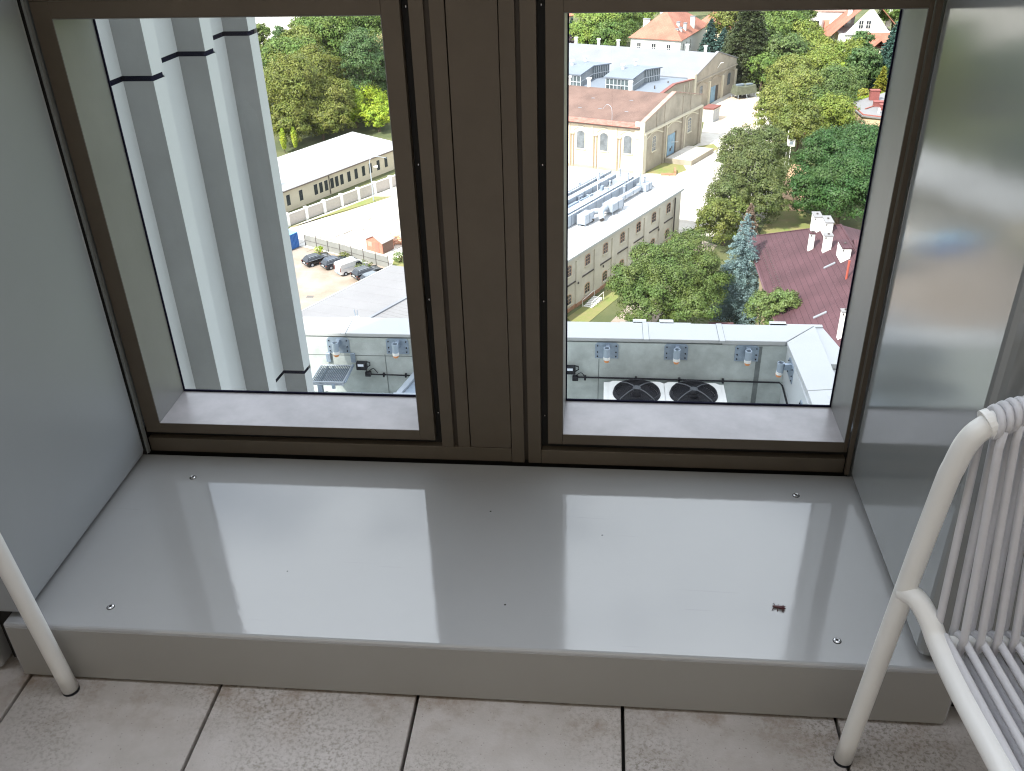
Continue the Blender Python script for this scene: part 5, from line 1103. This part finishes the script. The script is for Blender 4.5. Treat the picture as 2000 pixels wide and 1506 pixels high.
def crown_pts(lobes, dens, size):
    Cs, Ns = [], []
    for (x, y, z, rx_, rz_) in lobes:
        rx_ *= 1.1; rz_ *= 1.1
        n_cl = int(22+rx_*rz_*2.6); d = sph(n_cl); d[:, 2] = np.where(d[:, 2] < -.55, -d[:, 2], d[:, 2])
        rad = RNG.uniform(.68, 1.0, n_cl)[:, None]; c = d*rad*np.array([rx_, rx_, rz_])
        cr_ = RNG.uniform(.16, .34, n_cl)*min(rx_, rz_*1.2)+.12
        area = 4*math.pi*(rx_*rz_); m_ = int(area*dens/n_cl)
        for i in range(n_cl):
            u_ = sph(m_); u_[:, 2] = np.abs(u_[:, 2])*.9-.25*(RNG.random(m_) < .35)
            p_ = c[i]+u_*cr_[i]*RNG.uniform(.55, 1.12, m_)[:, None]
            Cs.append(p_+np.array([x, y, z])); Ns.append(u_+d[i]*.5+RNG.normal(size=(m_, 3))*.34)
        # sparse inner leaves
        mi = int(m_*n_cl*.18); p_ = sph(mi)*RNG.uniform(.2, .75, mi)[:, None]*np.array([rx_, rx_, rz_]); Cs.append(p_+np.array([x, y, z])); Ns.append(sph(mi))
    return np.concatenate(Cs), np.concatenate(Ns)
def trunk_mesh(base, lobes, r):
    mb = MB(); top = np.mean([[l_[0], l_[1], l_[2]] for l_ in lobes], axis=0)
    b = Vector(base); tp = Vector(top); midp = b.lerp(tp, .5)+Vector((.15, -.1, 0))
    mb.tube([b, b.lerp(midp, .5), midp, b.lerp(tp, .8)], [r*1.25, r, r*.8, r*.5], 8)
    for l_ in lobes:
        q = Vector((l_[0], l_[1], l_[2]))
        for k in range(3):
            dd = Vector(sph(1)[0]); dd.z = abs(dd.z)*.5; e = q+Vector((dd.x*l_[3], dd.y*l_[3], dd.z*l_[4]))*.8
            s0 = b.lerp(midp, random.uniform(.7, 1.0)); mb.tube([s0, s0.lerp(e, .45)+Vector((0, 0, .35)), e], [r*.42, r*.26, r*.08], 5)
    return mb
def tree(kind, color, lobes, label, name='tree', group=None, dens=None, size=None):
    L = [(x, y, G+hc, a, c) for x, y, hc, a, c in lobes]; D = L[0][1]
    bx, by = np.mean([l_[0] for l_ in L]), np.mean([l_[1] for l_ in L])
    t = thing(name, label, 'tree', (bx, by, G), group); org = np.array((bx, by, G))
    fm_ = foliage('foliage '+color, FC[color]); size = size or (.125 if D < 125 else .165 if D < 175 else .22 if D < 225 else .29)
    if kind == 'b':
        dens = dens or (78 if D < 125 else 44 if D < 175 else 27 if D < 225 else 18)
        C, Nn = crown_pts(L, dens, size)
        tr_ = trunk_mesh((bx, by, G), L, .16+.035*max(l_[3] for l_ in L))
    elif kind == 's':
        x, y, z, rx_, rz_ = L[0]; z0 = max(G+.4, z-rz_); z1 = z+rz_; H_ = z1-z0; Cs, Ns = [], []
        nt_ = int(9+H_*1.5); 
        for i in range(nt_):
            f = i/nt_; zz = z0+H_*f; rr_ = rx_*(1-f)**.8*1.3+.1; nb = int(6+rr_*4.5)
            for k in range(nb):
                a = RNG.uniform(0, 2*math.pi); rl = rr_*RNG.uniform(.78, 1.12); m_ = int((14+rl*34)*(dens or 1)*(1.0 if D < 140 else .6))
                s_ = RNG.random(m_)**.7; w_ = RNG.normal(size=m_)*.22*(1-s_*.5)*rl*.6
                px = np.cos(a)*s_*rl-np.sin(a)*w_; py = np.sin(a)*s_*rl+np.cos(a)*w_; pz = -s_**1.4*rl*.30+RNG.normal(size=m_)*.07+RNG.uniform(-.2, .2)
                Cs.append(np.stack([x+px, y+py, zz+pz], 1)); nn_ = RNG.normal(size=(m_, 3))*.5; nn_[:, 2] += 1; Ns.append(nn_)
        C, Nn = np.concatenate(Cs), np.concatenate(Ns); tr_ = MB().tube([(bx, by, G), (bx, by, z1-.3)], [.22, .04], 8); size = size*.8
    else:
        x, y, z, rx_, rz_ = L[0]; m_ = 900; f = RNG.random(m_); a = RNG.uniform(0, 2*math.pi, m_); rr_ = rx_*np.sin(np.pi*np.clip(f*.9+.08, 0, 1))**.6*RNG.uniform(.75, 1.05, m_)
        C = np.stack([x+rr_*np.cos(a), y+rr_*np.sin(a), np.maximum(z-rz_+2*rz_*f, G+.2)], 1); Nn = np.stack([np.cos(a), np.sin(a), .6+0*a], 1)+RNG.normal(size=(m_, 3))*.4
        tr_ = MB().tube([(bx, by, G), (bx, by, z)], .08, 6)
    me = leaf_mesh('crown', C-org, Nn, size); me.materials.append(fm_); c = bpy.data.objects.new('crown', me); link(c); c.parent = t
    obj('trunk', tr_, M_bark, t); return t
TR = [
('b','olive',[(-66.9,198.1,9.0,6.4,7.4),(-65.1,190.2,4.5,3.7,4.6)],'big olive green tree beside the facade fins above the white roof'),
('b','olive',[(-65.2,210.5,10.0,5.2,5.8),(-61.9,214.2,8.0,4.1,4.7),(-58.3,201.3,6.5,4.3,4.3)],'olive tree with bare trunks showing above the white roof'),
('b','green',[(-71.4,247.0,11.0,8.0,7.3),(-67,252,12,7,6)],'tallest mid green tree filling the top of the left window'),
('b','deep',[(-54.5,215.4,10.0,5.2,8.0)],'deep green tree left of the pale yellow one'),
('b','olivey',[(-75.3,236.1,10.0,5.2,5.2)],'yellowish olive crown behind the big olive tree'),
('b','tan',[(-53.0,228.2,9.0,3.6,6.2)],'pale yellow brown tree cut by the centre post'),
('b','bright',[(-52.3,206.1,4.0,4.9,3.6),(-57.5,203,3.2,3.2,2.6)],'low bright yellow green tree by the white roof'),
('b','lime',[(-49.1,201.8,3.0,3.6,2.4)],'lime green bush at the right end of the white roof'),
('b','mid',[(-92.7,256.9,8.0,2.9,5.3)],'narrow mid green tree next to the facade fins at the top'),
('b','deep',[(-91.0,267.7,7.0,2.6,3.8)],'dark little tree under the lattice mast'),
('b','mid',[(-84.7,276.3,8.0,5.4,3.7)],'mid green tree right of the lattice mast'),
('b','green',[(-62.1,262.3,12.0,8.2,5.5),(-52,258,11,6,6)],'green crown at the top right of the left window'),
('b','mid',[(-58,240,7,6,6),(-48,240,8,5,6)],'mid green crowns behind the deep green tree'),
('b','olive',[(-58,196,4,4.4,3.4),(-62,194,3.5,3,3)],'low olive tree hugging the far eave of the white roof'),
('b','mid',[(-54,212,4,4,3.5),(-58,209,4,3.5,3.6)],'mid green undergrowth tree among the bare trunks'),
('b','green',[(-76,225,8,6,7),(-70,222,9,5,6)],'mid green tree between the olive crowns and the tallest tree'),
('b','deep',[(-48,222,7,5,6)],'dark green tree under the pale yellow one'),
('c','lime',[(-65.8,185.8,3.0,0.6,2.1)],'left one of two slim lime cypresses by the white roof'),
('c','lime',[(-63.8,187.0,3.0,0.6,2.1)],'right one of two slim lime cypresses by the white roof'),
('b','lime2',[(-1.9,283.9,7.0,6.7,5.7),(-4.5,281,3.5,4,3.5)],'bright green tree behind the pale roof, left part'),
('b','green2',[(5.0,287.9,8.0,5.5,5.1),(1.9,279.2,5.0,5.6,4.1)],'mid green tree behind the pale roof, left of the salmon hipped roof'),
('b','lime2',[(9.2,298.7,8.0,6.1,4.4)],'yellow green crowns at the top edge above the salmon roof'),
('b','purple',[(-9.0,280.9,2.6,2.1,2.4)],'dark purple bush below the little blue spruce'),
('s','blue',[(-9.2,288.0,5.0,2.1,4.4)],'little blue spruce at the left edge of the right window'),
('s','blue',[(29.3,268.6,6.0,3.4,6.0)],'blue spruce at the right wall of the salmon roofed house'),
('s','blue',[(32.5,266.1,5.0,3.1,5.1)],'shorter blue spruce beside the taller one by the big hall'),
('b','yellowg',[(34.6,272.2,10.0,4.9,5.3)],'yellow green tree left of the large dark conifer'),
('s','dark',[(36.0,244.1,12.0,6.8,11.6)],'large dark conifer towering over the hall gable'),
('b','dark',[(35.5,248.7,7.0,4.4,5.6)],'dark round tree right behind the hall gable'),
('b','green',[(49.5,275.1,10.0,6.4,5.4),(44,256,8,4.6,5.5)],'mid green tree right of the large dark conifer'),
('b','yellowg2',[(53.8,269.1,6.0,5.0,4.4)],'round light green tree before the white villa'),
('b','green',[(57.3,288.9,9.0,3.2,3.2)],'green crown at the top edge left of the white villa'),
('b','mid2',[(44.7,242.1,6.0,5.7,5.6)],'fresh green tree at the end of the concrete yard'),
('b','green',[(38.9,236.8,4.6,3.7,3.4)],'low green tree beside the tarpaulin trailer'),
('b','yellowg2',[(53.7,255.3,6.0,4.3,4.2)],'light green crown below the round tree'),
('b','yellowg2',[(55.1,244.7,5.6,5.4,4.1),(62.6,250.5,5.0,4.2,4.0)],'yellow green tree in front of the white villa'),
('b','deep',[(66.8,257.5,6.8,2.9,3.0)],'dark round ball shaped tree before the white gable'),
('b','yellowg2',[(50.2,224.7,5.0,5.7,5.7)],'yellow green tree in the middle of the garden trees'),
('b','yellow',[(43.0,222.4,6.0,4.7,4.9)],'yellowing tree bordering the sandy yard, upper'),
('b','yellow',[(42.0,204.0,6.0,4.9,5.6)],'yellow olive tree bordering the sandy yard, middle'),
('b','mid2',[(50.2,210.3,5.0,4.7,5.4)],'fresh green bushy tree left of the lime column'),
('s','mid2',[(51.8,219.1,5.0,2.6,5.3)],'young dark green spruce beside the lime column'),
('c','lime',[(52.5,214.9,6.0,1.3,5.4)],'tall lime yellow column tree, upper one'),
('c','lime',[(53.6,209.1,3.6,1.4,4.0)],'lime yellow column tree next to the hedge, lower one'),
('s','blue2',[(69.9,239.3,7.0,4.6,8.8)],'tall blue green spruce at the right window edge'),
('s','gold',[(65.6,229.2,3.6,1.9,3.9)],'golden conifer cone below the tall blue spruce'),
('b','gold',[(59.5,221.4,2.2,1.6,1.8)],'small golden ball shrub beside the flat roofed house'),
('b','deep',[(62.9,236.8,5.0,4.4,4.4)],'dark green tree left of the tall blue spruce'),
('b','mid2',[(58.0,226.8,4.0,3.5,3.1)],'mid green tree behind the golden shrub'),
('b','green2',[(82.8,289.2,10.0,4.3,5.0)],'bright green tree at the top right window corner'),
('b','yellow',[(35.8,193.8,6.0,4.1,5.2)],'yellow olive tree with a notch by the yard, lower'),
('b','olive2',[(38.3,182.7,6.0,4.3,4.3)],'olive tree behind the white framed board'),
('b','yellowg2',[(46.9,193.7,5.0,4.3,3.7)],'light yellow green tree above the big dark tree'),
('b','mid2',[(45.4,201.6,5.0,4.3,3.9)],'mid green crown below the yellow olive tree'),
('b','lime2',[(51.3,204.4,3.0,2.5,2.9)],'light green shrub left of the flat roofed house'),
('b','deepg',[(43.1,162.4,6.6,5.6,4.5),(37.8,157.0,6.6,4.6,5.0),(47.7,168.3,5.8,3.8,3.8)],'massive dark green tree above the plum roof, back one'),
('b','deepg',[(38.9,145.4,6.0,5.3,5.4),(33.8,147.2,4.6,3.3,3.9),(42.9,145.5,6.5,3.8,4.6)],'massive dark green tree touching the plum roof, front one'),
('b','chest',[(24.0,159.4,8.0,3.4,3.9),(28.6,159.4,8.0,3.7,3.7)],'chestnut with twin rounded tops beside the concrete yard'),
('b','chest',[(25.2,150.5,6.0,5.4,4.9),(27.1,145.1,4.0,3.0,4.0),(20.6,145.2,5.0,3.2,3.2)],'large dark chestnut crown above the blue spruce'),
('b','olive2',[(18.1,135.9,4.0,2.8,3.5),(21.0,139.6,3.4,2.4,3.2)],'olive tree between the ivory building and the blue spruce'),
('s','brown',[(21.8,129.1,7.6,1.2,2.4)],'dry brown conifer tip above the blue spruce'),
('s','spruce',[(18.9,113.6,7.2,3.5,7.3)],'tall silvery blue spruce left of the plum roof'),
('b','walnut',[(11.4,112.0,8.6,3.4,3.0),(7.0,109.4,8.6,2.9,2.4),(4.2,106.1,7.6,2.5,2.4),(8.6,106.9,7.0,3.9,3.1),(13.3,109.4,6.6,2.9,3.3),(5.6,104.0,5.6,3.2,2.3),(11.5,105.2,5.0,3.6,2.6)],'broad green walnut tree in front of the ivory building'),
('b','pine',[(19.6,98.8,7.6,1.9,2.1),(21.5,97.9,8.6,1.8,2.0)],'small light green tree before the plum roof eave'),
('b','pine',[(16.2,99.5,2.2,1.8,1.8)],'low shrub in the dark yard below the spruce'),
]
for k_, c_, lo, lb in TR: tree(k_, c_, lo, lb, name='conifer' if k_ == 's' else 'column_tree' if k_ == 'c' else 'tree')
for i, (x, y, r0, hh, c0) in enumerate(((66, 120, 6, 7, 'deepg'), (62, 140, 6, 7, 'walnut'), (74, 160, 7, 8, 'mid2'), (60, 175, 6, 7, 'deepg'), (72, 185, 6, 7, 'green'), (86, 140, 7, 8, 'green'), (58, 96, 6, 6, 'walnut'), (90, 175, 7, 8, 'deepg'), (78, 110, 7, 7, 'green'), (-75, 120, 6, 7, 'olive'), (-88, 140, 7, 8, 'green'), (-78, 165, 6, 7, 'deep'), (-92, 185, 7, 8, 'mid'), (-100, 110, 7, 8, 'green'), (-90, 215, 8, 8, 'deep'), (-112, 160, 8, 8, 'mid'))):  # unseen trees added for what the clad piers mirror
    tree('b', c0, [(x, y, hh, r0, r0*.9), (x+r0*.9, y+2, hh-1.5, r0*.7, r0*.6)], 'garden tree added beyond the side edge for the pier reflections', group='unseen garden trees added for reflections', dens=9, size=.4)
# hedge
def hedge(pts, h0, w0, label, col):
    Cs, Ns = [], []
    for a, bq in zip(pts, pts[1:]):
        a = np.array(a); bq = np.array(bq); L_ = np.linalg.norm(bq-a); m_ = int(L_*90); f = RNG.random(m_)[:, None]; dv_ = (bq-a)/L_; nv_ = np.array((-dv_[1], dv_[0]))
        off = RNG.uniform(-w0, w0, m_)[:, None]; z = RNG.uniform(.2, 1, m_)*h0; top = RNG.random(m_) < .5; z[top] = h0*RNG.uniform(.92, 1.05, top.sum()); off[~top] = np.sign(off[~top])*w0
        p = a+(bq-a)*f+nv_*off; Cs.append(np.column_stack([p, G+z])); nn_ = np.column_stack([nv_[0]*off*(~top)[:, None], nv_[1]*off*(~top)[:, None], np.where(top, 1., .3)]); Ns.append(nn_+RNG.normal(size=(m_, 3))*.35)
    t = thing('hedge', label, 'hedge', (pts[0][0], pts[0][1], G)); me = leaf_mesh('foliage', np.concatenate(Cs)-np.array((pts[0][0], pts[0][1], G)), np.concatenate(Ns), .2); me.materials.append(foliage('foliage '+col, FC[col])); o = bpy.data.objects.new('foliage', me); link(o); o.parent = t
hedge([(66, 222), (58.5, 217.5), (51.6, 212.0), (51.3, 198)], 3.2, .7, 'clipped bright lime hedge wrapped around the flat roofed house', 'lime')
tree('b', 'lime', [(-43.9, 132.2, .6, .7, .6)], 'small yellow green bush at the fence by the black car', 'bush', size=.12, dens=40)
tree('b', 'olive', [(-39.2, 130.0, .6, .8, .6)], 'grey green bush at the fence behind the white van', 'bush', size=.12, dens=40)
tree('b', 'mid', [(-35.5, 126.3, .5, 1.6, .7)], 'weeds at the fence in front of the anthracite car', 'bush', size=.12, dens=30)
tree('b', 'green2', [(-30.3, 129.8, .6, 1.2, .8)], 'green weeds right of the red brick shed', 'bush', size=.12, dens=30)
# small clutter in the dark yard under the spruce
q = thing('shed', 'dark brown shed roof in the shade between walnut and plum house', 'shed', (16.3, 104, G))
obj('wall', MB().box(14.3, 17.0, 101.5, 105.2, G, G+2.2), M_dark, q); obj('roof', MB().slab([(14.1, 101.3, G+2.25), (17.2, 101.3, G+2.3), (17.2, 105.4, G+2.9), (14.1, 105.4, G+2.85)], .1), mat('dark red roof', (.10, .045, .05), .8, var=.3), q)
rj = random.Random(21)
cl_ = thing('junk_pile', 'scattered blue and white clutter in the shade by the plum house', 'clutter', (18.5, 102, G))
for i in range(14):
    x, y = rj.uniform(16.8, 20.3), rj.uniform(98, 107); s0 = rj.uniform(.1, .35)
    obj('item', MB(xf((x, y, G), rj.uniform(0, 3))).box(-s0, s0, -s0*.6, s0*.6, 0, rj.uniform(.2, .8)), rj.choice([M_whitep, M_cont, M_roofg, M_dark, M_blue]), cl_)
# distant greenery masses
Cs, Ns = [], []
for i in range(420):
    x, y = RNG.uniform(-300, 330), RNG.uniform(325, 800); 
    r0 = RNG.uniform(4, 9); m_ = 60; u_ = sph(m_); u_[:, 2] = np.abs(u_[:, 2]); Cs.append(np.array([x, y, G+r0*.6])+u_*r0); Ns.append(u_)
me = leaf_mesh('far_woods', np.concatenate(Cs), np.concatenate(Ns), 1.5); me.materials.append(foliage('foliage green2', FC['green2'])); o = bpy.data.objects.new('far_woods', me); link(o)
o['kind'] = 'stuff'; o['label'] = 'distant tree crowns merging into one green mass'; o['category'] = 'woods'
